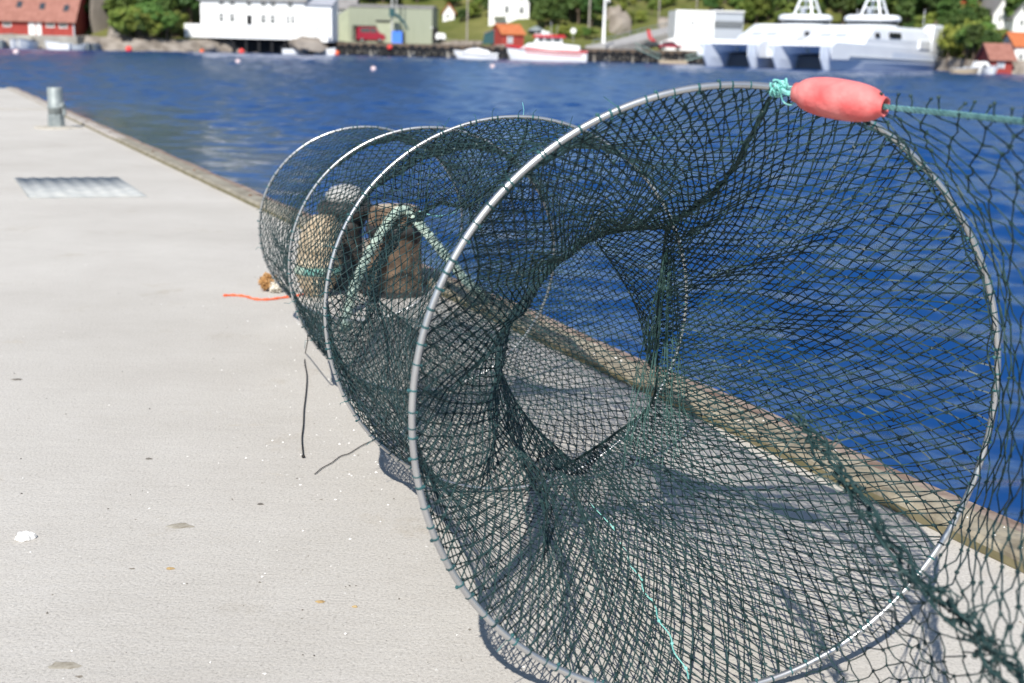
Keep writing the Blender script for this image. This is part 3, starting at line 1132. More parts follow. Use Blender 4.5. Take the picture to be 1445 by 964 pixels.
# pale mooring rope
yy = p0[1]
rp = [onz(487, 462, 0.013), at(489, 448, yy - 0.42), at(500, 405, yy - 0.34), at(519, 362, yy - 0.22), at(541, 325, yy - 0.125), at(556, 303, yy - 0.105), at(572, 296, yy - 0.07), at(585, 308, yy - 0.10),
      at(606, 333, yy - 0.17), at(630, 362, yy - 0.25), at(652, 390, yy - 0.32), at(672, 410, yy - 0.36), onz(692, 432, 0.013), onz(716, 452, 0.013), onz(742, 462, 0.013)]
fine = spline(rp, 260)
mb = MB()
for k in range(3):
    ph = np.arange(260) * 0.42 + k * 2.094
    d = np.gradient(fine, axis=0)
    d /= np.linalg.norm(d, axis=1, keepdims=True)
    a1 = np.cross(d, [0.2, 0.9, 0.3]); a1 /= np.linalg.norm(a1, axis=1, keepdims=True)
    a2 = np.cross(d, a1)
    mb.tube(fine + 0.0085 * (np.cos(ph)[:, None] * a1 + np.sin(ph)[:, None] * a2), 0.0085, 7)
mb.v = [(x, y, max(z, 0.002)) for x, y, z in mb.v]
tag(mb.build('mooring_rope', M_rope_pale, smooth=True), 'thick pale green mooring rope looped over the wooden mooring post', 'rope')

# frayed brown lump and the orange cord
p0 = onz(384, 411)
t = thing('frayed_rope_end', 'brown frayed rope lump with pale fibres beside the smallest hoop', 'rope end', p0)
for nm, mm, off, sz, cnt, ln in (('brown_fibres', M_fray, (-0.012, 0.0, 0.032), 0.026, 420, 0.024), ('pale_fibres', M_frayw, (0.018, -0.022, 0.020), 0.018, 260, 0.020)):
    d = rng.normal(size=(cnt, 3)); d /= np.linalg.norm(d, axis=1, keepdims=True)
    P = np.array(off) + d * sz * (0.6 + 0.4 * rng.random((cnt, 1))) * np.array([1.15, 1, 1.0])
    Q = P + (np.cross(d, rng.normal(size=(cnt, 3))) * 0.6 + d * 0.35) * ln * 0.6
    P[:, 2] = np.maximum(P[:, 2], 0.002); Q[:, 2] = np.maximum(Q[:, 2], 0.002)
    core = MB(); core.ball(off, sz * 0.86, n=9, sq=(1.15, 1, 0.95))
    cv = np.array(core.v); cv += (vnoise(cv, 130, 4) * 0.004)[:, None]; cv[:, 2] = np.maximum(cv[:, 2], 0.001)
    V, Fq = strands(P, Q, 0.0016)
    quads = np.array([f for f in core.f if len(f) == 4])
    capsf = [np.array([f]) for f in core.f if len(f) != 4]
    npmesh(nm, np.concatenate([V, cv]), [Fq, quads + len(V)] + [c_ + len(V) for c_ in capsf], mm, t)

oc = spline([onz(x, y, 0.004) for x, y in ((315, 417), (330, 416.5), (346, 418), (360, 422), (378, 422.5), (398, 420), (420, 417), (438, 412), (452, 407), (462, 405))], 60)
mb = MB().tube(oc, [0.0036 + 0.001 * math.sin(i * 1.3) for i in range(60)], 6)
tag(mb.build('orange_string', M_orange), 'thin orange cord lying on the concrete under the smallest hoops', 'string')

c1 = [at(434, 468, 3.0), at(434, 482, 2.99)] + [onz(x, y, 0.004) for x, y in ((431, 498), (430, 512), (433, 530), (432, 552), (429, 578), (428, 600), (426, 620), (428, 644))]
mb = MB().tube(spline(c1, 50), 0.0015, 5)
mb.ball(c1[-1], 0.004, n=4)
tag(mb.build('dark_twine', M_black), 'thin black twine trailing straight down from the third hoop', 'twine')
mb = MB().tube(spline([onz(x, y, 0.003) for x, y in ((444, 669), (455, 660), (468, 653), (480, 644), (492, 640), (505, 632), (516, 626), (528, 621))], 40), 0.0010, 5)
tag(mb.build('dark_twine', M_black), 'short curved black twine lying on concrete left of the second hoop', 'twine')

# small things lying about
mb = MB()
pc = onz(35, 760, 0.0)
ring = []
pts = []
for k, (ra, z) in enumerate(((1.0, 0.001), (0.86, 0.007), (0.55, 0.010), (0.2, 0.008))):
    pts.append([pc + np.array([0.016 * ra * math.cos(a_) * (1 + 0.18 * math.sin(3 * a_ + 1) + 0.1 * math.sin(7 * a_)), 0.018 * ra * math.sin(a_) * (1 + 0.15 * math.cos(2 * a_)), z + 0.001 * math.sin(5 * a_)]) for a_ in np.linspace(0, 2 * PI, 20, endpoint=False)])
mb.loft(pts)
tag(mb.build('shell', M_shell), 'white flattened shell lying alone on the left of the concrete', 'shell')


def leaf_bit(px, py, wpx, label, m, name='dry_leaf', cat='leaf'):
    hz = 0.25 if name == 'mud_smear' else 1.0
    c_ = onz(px, py)
    s_ = wpx / F * np.linalg.norm(c_ - EYE) / 2
    mb = MB()
    rgs = []
    for ra, z in ((1.0, 0.0005), (0.7, 0.0022), (0.3, 0.003)):
        rgs.append([c_ + np.array([s_ * ra * math.cos(a_) * (1 + 0.25 * math.sin(3 * a_ + px)), 0.55 * s_ * ra * math.sin(a_) * (1 + 0.2 * math.cos(4 * a_ + py) + 0.25 * math.sin(7 * a_) * (hz < 1)), z * hz]) for a_ in np.linspace(0, 2 * PI, 14, endpoint=False)])
    mb.loft(rgs)
    tag(mb.build(name, m), label, cat)


leaf_bit(254, 742, 36, 'largest grey brown mud smear on the concrete, right of the white shell', M_smear, 'mud_smear', 'smear')
leaf_bit(90, 939, 40, 'brown mud smear on the concrete near the bottom edge', M_smear, 'mud_smear', 'smear')
leaf_bit(240, 803, 12, 'small brown dry leaf scrap below the mud smear', M_leaf)
leaf_bit(452, 850, 13, 'orange brown leaf scrap left of the front hoop', M_leaf)
leaf_bit(501, 857, 8, 'tiny dark leaf scrap nearest the front hoop', M_leaf)
leaf_bit(368, 712, 9, 'dark grey chip of stone on the open concrete', M_grit, 'stone_chip', 'stone chip')
leaf_bit(210, 648, 9, 'dark thin chip of bark on the open concrete', M_grit, 'bark_chip', 'bark chip')
leaf_bit(24, 536, 14, 'faint dark chip of stone at the left edge of the concrete', M_grit, 'stone_chip', 'stone chip')


def scatter(cnt, lo, hi, m, name, label, near=False):
    Vs, Fs = [], []
    k = 0
    while k < cnt:
        if near and rng.random() < 0.6:
            px, py = rng.normal(490, 70), rng.normal(560, 90)
        else:
            px, py = rng.uniform(-20, 900), 960 - 700 * rng.random() ** 0.8
        if py < 140 or py > 990: continue
        c_ = onz(px, py)
        if c_ @ Nn > N_IN - 0.01: continue
        s_ = lo + (hi - lo) * rng.random() ** 2.5
        o_ = np.array([[1, 0, 0], [-1, 0, 0], [0, 1, 0], [0, -1, 0], [0, 0, .8], [0, 0, -.2]]) * s_ * (0.6 + 0.6 * rng.random((6, 3)))
        a_ = rng.random() * 6.28
        R_ = np.array([[math.cos(a_), -math.sin(a_), 0], [math.sin(a_), math.cos(a_), 0], [0, 0, 1]])
        Vs.append(o_ @ R_.T + c_ + [0, 0, 0.0006])
        Fs.append(np.array([[0, 2, 4], [2, 1, 4], [1, 3, 4], [3, 0, 4]]) + 6 * k)
        k += 1
    if near:
        for _ in range(110):
            c_ = sn(rng.uniform(0.3, 5.5), rng.uniform(N_IN + .012, N_OUT - .045), BH)
            s_ = 0.0012 + 0.0035 * rng.random() ** 2
            Vs.append(np.array([[1, 0, 0], [-1, 0, 0], [0, 1, 0], [0, -1, 0], [0, 0, .8], [0, 0, -.2]]) * s_ * (0.6 + 0.6 * rng.random((6, 3))) + c_)
            Fs.append(np.array([[0, 2, 4], [2, 1, 4], [1, 3, 4], [3, 0, 4]]) + 6 * k)
            k += 1
    tag(npmesh(name, np.concatenate(Vs), np.concatenate(Fs), m), label, 'grit', kind='stuff')


scatter(420, 0.0007, 0.0036, M_shell, 'shell_grit', 'scattered white shell grit on the concrete', True)
scatter(240, 0.0007, 0.0030, M_grit, 'dark_grit', 'scattered dark grit on the concrete')
# ------------------------------------------------------------------ the far shore
SHX = [-420, -130, -79, -60, -45, -28, 30, 36, 66, 72, 80, 130, 420]
SHY = [170, 196, 199, 203, 214, 221, 221, 230, 230, 203, 196, 190, 170]
FLX = [-420, -85, -62, -50, -30, -10, 8, 22, 30, 70, 90, 420]
FLD = [12, 14, 7, 9, 34, 26, 16, 17, 14, 9, 14, 12]      # width of the flat strip behind the shore
SLX = [-420, -70, -55, -35, -8, 10, 30, 60, 90, 420]
SLO = [0.30, 0.45, 0.45, 0.22, 0.20, 0.24, 0.20, 0.26, 0.36, 0.30]


def shore(x): return np.interp(x, SHX, SHY)


def terr(x, y):
    x, y = np.asarray(x, float), np.asarray(y, float)
    d = y - shore(x)
    fl = np.interp(x, FLX, FLD)
    z = np.where(d < 0, -1.9 + d * 0.4, -1.9 + np.minimum(d / 2.6, 1) * 1.98)
    up_ = np.maximum(d - fl, 0)
    s = np.interp(x, SLX, SLO)
    hill = s * up_ * (1 - np.clip(up_ / 520, 0, .8) * 0.4)
    bump = (np.sin(x * 0.11 + y * 0.07) + np.sin(x * 0.053 - y * 0.09 + 1) + 0.6 * np.sin(x * 0.23 + 2 + y * 0.19)) * np.clip(up_ / 26, 0, 1.0) * 1.0
    return z + hill + bump


def hit(px, py):
    """where the sight line of a far pixel meets the ground of the far shore"""
    v = ray(px, py)
    Y = np.arange(185, 520, 0.25)
    P = EYE + v[None] * (Y / v[1])[:, None]
    z = terr(P[:, 0], P[:, 1])
    k = np.nonzero((P[:, 2] <= z) & (Y > shore(P[:, 0])))[0]
    i = k[0] if len(k) else len(Y) - 1
    return np.array([P[i, 0], P[i, 1], z[i]])


gx = np.concatenate([np.arange(-420, -140, 10), np.arange(-140, 140, 2.0), np.arange(140, 421, 10)])
gd = np.concatenate([np.arange(-6, 4, 0.8), np.arange(4, 60, 2.0), np.arange(60, 460, 9.0)])
GX, GD = np.meshgrid(gx, gd)
GY = shore(GX) + GD
GZ = terr(GX, GY)
VG = np.stack([GX, GY, GZ], -1).reshape(-1, 3)
rough = (np.abs(GD.ravel()) < 4) * 0.35 + (GD.ravel() > 25) * 0.5
VG += rng.normal(size=VG.shape) * rough[:, None] * np.array([0.6, 0.3, 0.5])
nr, nc = GX.shape
I, J = np.meshgrid(np.arange(nr - 1), np.arange(nc - 1), indexing='ij')
i0 = (I * nc + J).ravel()
M_hill = mat('hill_grass', (0.085, 0.105, 0.026), 0.95, (0.17, 0.165, 0.058), 0.11, 7, spec=0.1, bump=0.6, bscale=1.2)
M_rock = mat('grey_rock', (0.17, 0.145, 0.12), 0.9, (0.33, 0.29, 0.25), 0.5, 7, spec=0.2, bump=0.8, bscale=1.5)
M_quay2 = mat('far_quay_concrete', (0.27, 0.25, 0.22), 0.9, (0.38, 0.36, 0.32), 0.6, 5)
g = npmesh('hillside', VG, np.stack([i0, i0 + 1, i0 + nc + 1, i0 + nc], 1), [M_hill, M_rock], None, True)
cz = VG[np.stack([i0, i0 + 1, i0 + nc + 1, i0 + nc], 1)].mean(1)
g.data.polygons.foreach_set('material_index', (GD.ravel()[i0] < 3.2).astype(np.int32))
tag(g, 'green hillside rising behind the far shore', kind='structure')

# painted and roofing materials
M_white = mat('white_paint', (0.78, 0.78, 0.77), 0.6, (0.84, 0.84, 0.83), 0.6, 3, spec=0.3)
M_redw = mat('red_boards', (0.27, 0.035, 0.028), 0.75, (0.36, 0.055, 0.042), 1.2, 4, stretch=(4, 4, 0.3))
M_tile = mat('red_tiles', (0.25, 0.105, 0.078), 0.8, (0.33, 0.15, 0.115), 1.4, 5, bump=0.4, bscale=6)
M_otile = mat('orange_tiles', (0.42, 0.115, 0.040), 0.8, (0.50, 0.17, 0.065), 1.6, 5, bump=0.4, bscale=6)
M_slate = mat('grey_roof', (0.20, 0.19, 0.185), 0.8, (0.28, 0.265, 0.26), 1.2, 4)
M_green = mat('green_cladding', (0.265, 0.29, 0.215), 0.7, (0.305, 0.33, 0.25), 1.0, 3, stretch=(5, 5, 0.2))
M_green2 = mat('pale_green_cladding', (0.35, 0.38, 0.27), 0.7, (0.39, 0.42, 0.30), 1.0, 3)
M_glass = mat('window_glass', (0.045, 0.055, 0.065), 0.12, spec=0.6)
M_sash = mat('grey_sash', (0.40, 0.43, 0.47), 0.6)
M_hole = mat('dark_opening', (0.012, 0.012, 0.014), 0.8)
M_tyre = mat('tyre_rubber', (0.012, 0.012, 0.013), 0.7, (0.026, 0.025, 0.025), 3, 3)
M_blue = mat('blue_sheet', (0.06, 0.20, 0.72), 0.5)
M_redp = mat('red_paint', (0.50, 0.025, 0.035), 0.35)
M_redv = mat('dark_red_paint', (0.26, 0.012, 0.03), 0.3)
M_hull = mat('white_gelcoat', (0.80, 0.80, 0.80), 0.3)
M_ship = mat('ship_white', (0.76, 0.78, 0.82), 0.4, (0.82, 0.84, 0.87), 0.25, 3)
M_shiph = mat('ship_hull_paint', (0.60, 0.66, 0.76), 0.4, (0.66, 0.71, 0.80), 0.2, 3)
M_steel = mat('pole_steel', (0.42, 0.42, 0.40), 0.6)
M_woodp = mat('pole_wood', (0.25, 0.22, 0.19), 0.9, (0.36, 0.33, 0.29), 1.5, 3)
M_asph = mat('grey_asphalt', (0.30, 0.29, 0.29), 0.9, (0.37, 0.36, 0.35), 0.5, 4)
M_teal = mat('teal_boards', (0.02, 0.075, 0.085), 0.7)
M_orangep = mat('orange_buoy', (0.78, 0.14, 0.05), 0.5)
M_redbuoy = mat('red_buoy', (0.75, 0.06, 0.05), 0.5)
M_greyb = mat('grey_boards', (0.34, 0.35, 0.40), 0.8, (0.42, 0.43, 0.47), 1.0, 3)
M_black2 = mat('black_plastic', (0.015, 0.016, 0.02), 0.4)
M_bark = mat('bark', (0.09, 0.065, 0.045), 0.95, (0.17, 0.13, 0.10), 2.5, 4)
M_leafA = mat('leaf_green', (0.065, 0.120, 0.022), 0.6, (0.120, 0.190, 0.042), 0.55, 4, spec=0.25, rnd=0.45)
M_leafB = mat('leaf_yellow_green', (0.13, 0.18, 0.030), 0.6, (0.22, 0.26, 0.055), 0.6, 4, spec=0.25, rnd=0.35)
M_leafC = mat('leaf_dark', (0.040, 0.085, 0.020), 0.6, (0.075, 0.130, 0.032), 0.6, 4, spec=0.25, rnd=0.35)


def scale_at(Y): return Y / (F * fw[1] * 1.02)          # metres per photograph pixel at depth Y


def gable_house(name, cat, label, px0, px1, py_top, py_base, Y, depth, wall, roof, ridge_h, ridge_axis='x', wins=(), doors=(), over=0.35, yaw=0.0, group=None, roof_t=0.18, dormers=(), trim=None, chimney=None, corner=None):
    """A house whose front wall stands at depth Y; openings are given in photograph pixels (x0, x1, y0, y1, kind)."""
    a, b = at(px0, (py_top + py_base) / 2, Y), at(px1, (py_top + py_base) / 2, Y)
    zb, zt = at((px0 + px1) / 2, py_base, Y)[2], at((px0 + px1) / 2, py_top, Y)[2]
    W, Hh = b[0] - a[0], zt - zb
    t = thing(name, label, cat, ((a[0] + b[0]) / 2, Y, zb), yaw, group)
    hw = W / 2
    m = MB()
    m.box(-hw, hw, 0, depth, -2.0, Hh)
    if roof is not None and ridge_h > 0:
        if ridge_axis == 'x':
            m.prism([(0, Hh), (depth, Hh), (depth / 2, Hh + ridge_h)], -hw, hw, 0)
        else:
            m.prism([(-hw, Hh), (hw, Hh), (0, Hh + ridge_h)], 0, depth, 1)
    m.build('wall', wall, t)
    if roof is not None:
        m = MB()
        o = over
        if ridge_axis == 'x':
            k = ridge_h / (depth / 2)
            for s in (0, 1):
                y0, y1 = (-o, depth / 2) if s == 0 else (depth + o, depth / 2)
                z0 = Hh - k * o
                m.prism([(y0, z0 + 0.02), (y1, Hh + ridge_h + 0.02), (y1, Hh + ridge_h + roof_t + .02), (y0, z0 + roof_t + .02)], -hw - o, hw + o, 0)
        else:
            k = ridge_h / hw
            for s in (-1, 1):
                m.prism([(s * (hw + o), Hh - k * o + .02), (0, Hh + ridge_h + .02), (0, Hh + ridge_h + roof_t + .02), (s * (hw + o), Hh - k * o + roof_t + .02)], -o, depth + o, 1)
        ro = m.build('roof', roof, t)
        if chimney:
            for cx_ in chimney:
                MB().box(cx_ - .4, cx_ + .4, depth / 2 - .4, depth / 2 + .4, Hh + ridge_h - .4, Hh + ridge_h + 1.1).build('chimney', M_tile, ro)
        for (dx, dz) in dormers:
            k = ridge_h / (depth / 2)
            y_ = (dz - Hh) / k
            m2 = MB()
            for e in (-1,):
                m2.prism([(y_ - .35, dz + roof_t - .02 - .35 * k), (y_ + .45, dz + roof_t - .02 + .45 * k), (y_ + .45, dz + roof_t + .10 + .45 * k), (y_ - .35, dz + roof_t + .10 - .35 * k)], dx - .42, dx + .42, 0)
            m2.build('skylight', M_glass, ro)
    for (x0, x1, y0, y1, kind) in list(wins) + list(doors):
        p, q_ = at(x0, y0, Y), at(x1, y1, Y)
        xa_, xb_ = p[0] - (a[0] + b[0]) / 2, q_[0] - (a[0] + b[0]) / 2
        za, zc = q_[2] - zb, p[2] - zb
        m = MB()
        if kind == 'window':
            fr = 0.11
            m.box(xa_ - fr, xb_ + fr, -0.05, 0.02, zc, zc + fr)
            m.box(xa_ - fr, xb_ + fr, -0.07, 0.02, za - fr, za)
            m.box(xa_ - fr, xa_, -0.05, 0.02, za, zc)
            m.box(xb_, xb_ + fr, -0.05, 0.02, za, zc)
            mx, mz = (xa_ + xb_) / 2, za + (zc - za) * 0.62
            m.box(mx - .035, mx + .035, -0.045, 0.015, za, zc)
            m.box(xa_, mx - .035, -0.042, 0.012, mz - .03, mz + .03)
            m.box(mx + .035, xb_, -0.042, 0.012, mz - .03, mz + .03)
            wo = m.build('window', trim or M_white, t)
            MB().box(xa_, xb_, -0.012, -0.004, za, zc).build('pane', M_glass, wo)
        else:
            col = {'door': M_white, 'hole': M_hole, 'grey': M_sash}[kind]
            m.box(xa_, xb_, -0.05, -0.004, za, zc)
            do = m.build('door', col, t)
            m = MB()
            m.box(xa_ - .12, xa_ - .002, -.07, -.003, za, zc + .12)
            m.box(xb_ + .002, xb_ + .12, -.07, -.003, za, zc + .12)
            m.build('frame', trim or M_white, do)
    if corner:
        for s in (-1, 1):
            MB().box(s * hw - .12, s * hw + .12, -.06, -.002, 0, Hh - .05).build('corner_board', corner, t)
    return t


# red boathouse-warehouse on the left
gable_house('red_warehouse', 'warehouse', 'long red boarded warehouse with a red tiled roof and skylights at the left shore', -150, 104, 24, 54, 206, 11, M_redw, M_tile, 6.4, 'x',
            wins=((5, 15, 27, 37, 'window'), (66, 76, 29, 38, 'window'), (84, 94, 29, 39, 'window'), (-40, -30, 27, 37, 'window'), (-80, -70, 27, 37, 'window')),
            doors=((41, 49, 27, 51, 'door'), (52, 58, 28, 52, 'door')), dormers=((5.2, 5.0), (8.8, 4.8), (12.6, 4.6)), trim=M_white, corner=M_sash, over=0.5)
MB_ = MB()
pA, pB = at(-200, 60, 201.5), at(112, 60, 201.5)
MB_.box(pA[0], pB[0], 200.4, 207.5, -2.6, 0.12)
tag(MB_.build('stone_quay', M_quay2), 'low grey stone quay in front of the red warehouse', kind='structure')

# white harbour house on dark piles
t = gable_house('white_house', 'house', 'large white two storey harbour house with a terrace above the rocks', 283, 430, -1, 36, 216, 10, M_white, M_slate, 3.6, 'x',
                wins=((309, 316, 18.5, 31, 'window'), (324, 331.5, 19, 31.5, 'window'), (368, 375.5, 20.5, 33, 'window'), (381, 388.5, 21, 33.5, 'window'), (404, 409, 22, 34, 'window'), (411, 416, 22, 34, 'window'),
                      (309, 316, -1, 7, 'window'), (324, 331.5, -.5, 7.5, 'window'), (348, 355, 0, 8.5, 'window'), (368, 375.5, .5, 9, 'window'), (382, 389, 1, 9.5, 'window'), (406, 413, 1.5, 11, 'window')),
                doors=((348, 356, 21, 36, 'hole'),), over=0.45, chimney=(-3.5, 4.0))
zt = t.location[2]


def rel(px, py, Y): return at(px, py, Y) - np.array(t.location)


a, b = rel(261, 33, 213), rel(446, 38, 213)
c_, d_ = rel(261, 51, 213), rel(446, 56, 213)
MB().box(a[0], b[0], -3.4, -0.06, c_[2] - .15, a[2]).build('terrace_wall', M_white, t)
m = MB()
for x in np.linspace(a[0] + 1.4, b[0] - 3, 9):
    m.box(x - .18, x + .18, -2.9, -2.5, -4.2, c_[2] - .16)
m.build('pile', M_hole, t)
MB().box(a[0] + 1.0, b[0] - 2.5, -1.2, -0.3, -4.4, c_[2] - .16).build('undercroft', M_hole, t)
a, b = rel(430.5, 7, 216), rel(468, 60, 216)
m = MB()
m.box(a[0], b[0], 0.3, 8, b[2], a[2])
m.prism([(0.3, a[2]), (8, a[2]), (8, a[2] + 1.6)], a[0], b[0], 0)
an = m.build('annex', M_white, t)
m = MB()
m.prism([(-.1, a[2] + .02), (8.2, a[2] + 1.72), (8.2, a[2] + 1.9), (-.1, a[2] + .2)], a[0] - .2, b[0] + .3, 0)
m.build('annex_roof', M_greyb, an)
p = rel(428.5, 13, 216); q_ = rel(428.5, 38, 216)
MB().tube([(p[0], -.08, p[2]), (q_[0], -.08, q_[2])], 0.10, 8).build('downpipe', M_sash, t)
a, b = rel(446, 42, 213), rel(463, 60, 213)
MB().prism([(a[0], b[2]), (b[0], b[2]), (b[0], a[2] - 1.2), (a[0] + .9, a[2]), (a[0], a[2])], -3.0, -.2, 1).build('stair_wall', M_white, t)

# grey house and bush between
gable_house('grey_house', 'house', 'small grey house half hidden between the white house and the green warehouse', 472, 500, 12, 30, 252, 8, M_greyb, M_slate, 2.2, 'x', wins=((478, 484, 15, 22, 'window'),))

# pale green warehouse
t = gable_house('green_warehouse', 'warehouse', 'pale green metal clad warehouse with a lean-to on the quay', 492, 610, 11, 62, 236, 16, M_green, M_slate, 0.5, 'x', over=0.12, doors=((609, 609.8, 39, 40, 'grey'),))
a, b = rel(468, 27, 236), rel(491.8, 62, 236)
tp = rel(491.8, 12, 236)
MB().prism([(a[0], b[2]), (b[0], b[2]), (b[0], tp[2]), (a[0], a[2])], 0.2, 15, 1).build('sloped_bay', M_green2, t)
a, b = rel(534, 31, 236), rel(566, 61, 236)
MB().box(a[0], b[0], -2.6, -.01, b[2], a[2]).build('lean_to', M_green2, t)
MB().box(a[0] - .2, a[0] + (b[0] - a[0]) * .55, -2.8, 0, a[2] + .01, a[2] + .25).build('lean_to_roof', M_hole, t)
a, b = rel(500, 36, 236), rel(533, 59, 236)
m = MB()
m.box(a[0], b[0] - .05, -2.6, -.02, a[2] - .2, a[2])
m.box(a[0], a[0] + .25, -2.6, -2.4, b[2], a[2] - .21)
m.build('carport_roof', M_hole, t)
MB().box(a[0] + .1, a[0] + 2.2, -.08, -.02, b[2], a[2] - .22).build('dark_door', M_hole, t)
a, b = rel(609.9, 39, 236), rel(617, 59, 236)
MB().box(a[0], b[0], 0.4, 3, b[2], a[2]).build('dark_shed', M_hole, t)

# crane post beside the lean-to
p = at(553, 62, 231)
t = thing('quay_crane', 'dark davit crane on a tall grey mast in front of the green warehouse', 'crane', p)
hh = at(553, -30, 231)[2] - p[2]
MB().tube([(0, 0, 0), (0, 0, hh)], 0.16, 10).build('mast', M_steel, t)
MB().tube([(0.75, 0.0, hh * .35), (0.75, 0, hh)], 0.10, 8).build('stay', M_steel, t)
k = scale_at(231)
MB().tube([(0, -.3, 40 * k), (0.9, -.3, 38 * k), (2.0, -.4, 30 * k), (2.9, -.4, 19 * k)], [.30, .28, .22, .12], 8).build('jib', M_teal, t)
MB().box(-.4, .5, -.75, -.05, 36 * k, 47 * k).build('winch_box', M_teal, t)


def vehicle(name, cat, label, px, py, Y, L, Hh, paint, van=True, yaw=0.0):
    p = at(px, py, Y)
    t = thing(name, label, cat, p, yaw)
    w = 0.85
    hl = L / 2
    body = [(-hl, .35), (-hl, Hh * .62), (-hl + .1, Hh * .95), (-hl + .3, Hh), (hl * .30, Hh), (hl * .58, Hh * .62), (hl * .95, Hh * .5), (hl, Hh * .42), (hl, .35)] if van else \
           [(-hl, .4), (-hl, Hh * .55), (-hl * .7, Hh * .62), (-hl * .45, Hh), (hl * .15, Hh), (hl * .48, Hh * .6), (hl * .95, Hh * .5), (hl, .4)]
    MB().prism(body, -w, w, 1).build('body', paint, t)
    m = MB()
    m.prism([(-hl * .72, Hh * .63), (-hl * .70, Hh * .90), (-hl * .05, Hh * .92), (-hl * .05, Hh * .63)], -w - .012, w + .012, 1)
    m.build('side_window', M_glass, t)
    MB().prism([(hl * .0, Hh * .63), (hl * .0, Hh * .92), (hl * .26, Hh * .92), (hl * .48, Hh * .63)], -w - .012, w + .012, 1).build('side_window', M_glass, t)
    for sx in (-.62, .62):
        for sy in (-1, 1):
            m = MB()
            m.tube([(hl * sx, sy * (w - .18), .32), (hl * sx, sy * (w + .02), .32)], .32, 14)
            wo = m.build('wheel', M_tyre, t)
            MB().tube([(hl * sx, sy * (w + .021), .32), (hl * sx, sy * (w + .04), .32)], .18, 10).build('rim', M_galv, wo)
    MB().box(hl - .06, hl + .015, -w + .08, -w + .4, Hh * .36, Hh * .44).build('headlight', M_hull, t)
    MB().box(hl - .06, hl + .015, w - .4, w - .08, Hh * .36, Hh * .44).build('headlight', M_hull, t)
    return t


vehicle('parked_van', 'van', 'dark red van parked under the carport of the green warehouse', 524, 59, 231, 4.9, 2.5, M_redv)
p = at(561, 61.5, 230.5)
t = thing('blue_container', 'bright blue box container standing on the quay below the crane', 'container', p)
MB().box(-.95, .85, -.7, .7, 0.08, 2.0).build('body', M_blue, t)
MB().prism([(-1.0, 2.0), (.9, 2.0), (.7, 2.12), (-.8, 2.12)], -.75, .75, 1).build('lid', M_blue, t)
MB().box(.86, 1.1, -.5, .5, 0.0, 1.9).build('side_frame', M_black2, t)

# the quay across the water with its tyres
k0, k1 = at(468, 72, 221), at(1000, 84, 224)
m = MB()
m.box(k0[0], 33.0, 219.4, 250, -3.0, 0.10)
tag(m.build('far_quay', M_quay2), 'grey concrete quay hung with tyres across the water', kind='structure')
m = MB(); m.box(k0[0], 33, 218.9, 219.35, -.42, .22)
tag(m.build('quay_fender_beam', M_bark), 'long dark timber along the face of the far quay', 'timber beam')
tm = MB()
rings = []
for i in range(16):
    th = 2 * PI * i / 16
    rings.append([((.42 + .19 * math.cos(ph)) * math.cos(th), .17 * math.sin(ph), (.42 + .19 * math.cos(ph)) * math.sin(th)) for ph in np.linspace(0, 2 * PI, 8, endpoint=False)])
rings.append(rings[0])
tm.loft(rings, caps=False)
t0 = None
for k, x in enumerate(np.arange(k0[0] + .8, 32.6, 1.28)):
    for row in (0, 1):
        if row == 1 and (k * 7) % 5 == 0: continue
        loc = (x + .18 * random.uniform(-1, 1), 218.72, -.62 - row * .78 + random.uniform(-.12, .12))
        if t0 is None:
            t0 = tm.build('tyre_fender', M_tyre, smooth=True)
            tag(t0, 'black rubber tyre hung as a fender on the far quay face', 'tyre', 'tyres along the far quay')
            o = t0
        else:
            o = t0.copy(); COL.objects.link(o)
        o.location = loc
        o.rotation_euler = (random.uniform(-.1, .1), random.uniform(0, 3), random.uniform(-.15, .15))

# small buildings on the slope
def at_slope(px, py): return hit(px, py)


h = at_slope(632, 29)
gable_house('white_cottage', 'cottage', 'tiny white cottage with orange tiled gable roof on the grassy slope', 625, 641, 17, 29, h[1], 5, M_white, M_otile, 1.6, 'y', wins=((630, 634, 20, 25, 'window'),), over=.4)
h = at_slope(715, 33)
t = gable_house('white_villa', 'house', 'tall white house on the slope above the orange roofed shed', 690, 747, -16, 27, h[1], 9, M_white, M_slate, 3.0, 'x',
                wins=((733, 739, 10, 19, 'window'), (712, 718, 8, 18, 'window'), (733, 739, -9, 0, 'window'), (712, 718, -10, -1, 'window')), over=.4)
a, b = rel(697, 16, h[1]), rel(712, 24, h[1])
MB().box(a[0], b[0], -2.2, -.05, b[2], b[2] + .9).build('balcony', M_white, t)

t = gable_house('red_shed', 'shed', 'small red shed with an orange tiled roof on the far quay', 707, 741, 48, 62, 229, 4.6, M_redw, M_otile, 1.5, 'x', doors=((716, 722, 52, 61.5, 'grey'),), over=.3)
t.rotation_euler[2] = 0.45
p = at(693, 62, 231)
t = thing('teal_shed', 'low dark teal shed left of the orange roofed shed', 'shed', p)
MB().prism([(-1.5, 0), (1.5, 0), (1.5, 1.9), (0.3, 2.35), (-1.2, 1.7)], 0, 2.4, 1).build('wall', M_teal, t)
MB().prism([(-1.35, 1.66), (0.3, 2.37), (1.6, 1.9), (1.6, 2.02), (0.3, 2.5), (-1.4, 1.78)], -.15, 2.55, 1).build('roof', M_slate, t)

# parasol / canopy
p = at(756, 58, 233)
t = thing('canopy', 'pale pitched canopy with a dark underside behind the red white boat', 'canopy', p)
MB().lathe([(1.5, 1.75), (1.45, 1.85), (.7, 2.35), (.05, 2.6)], 10).build('cover', M_galv, t)
MB().lathe([(1.3, 1.2), (1.4, 1.74)], 10).build('valance', M_black2, t)
MB().tube([(0, 0, 0), (0, 0, 2.5)], .06, 8).build('post', M_steel, t)

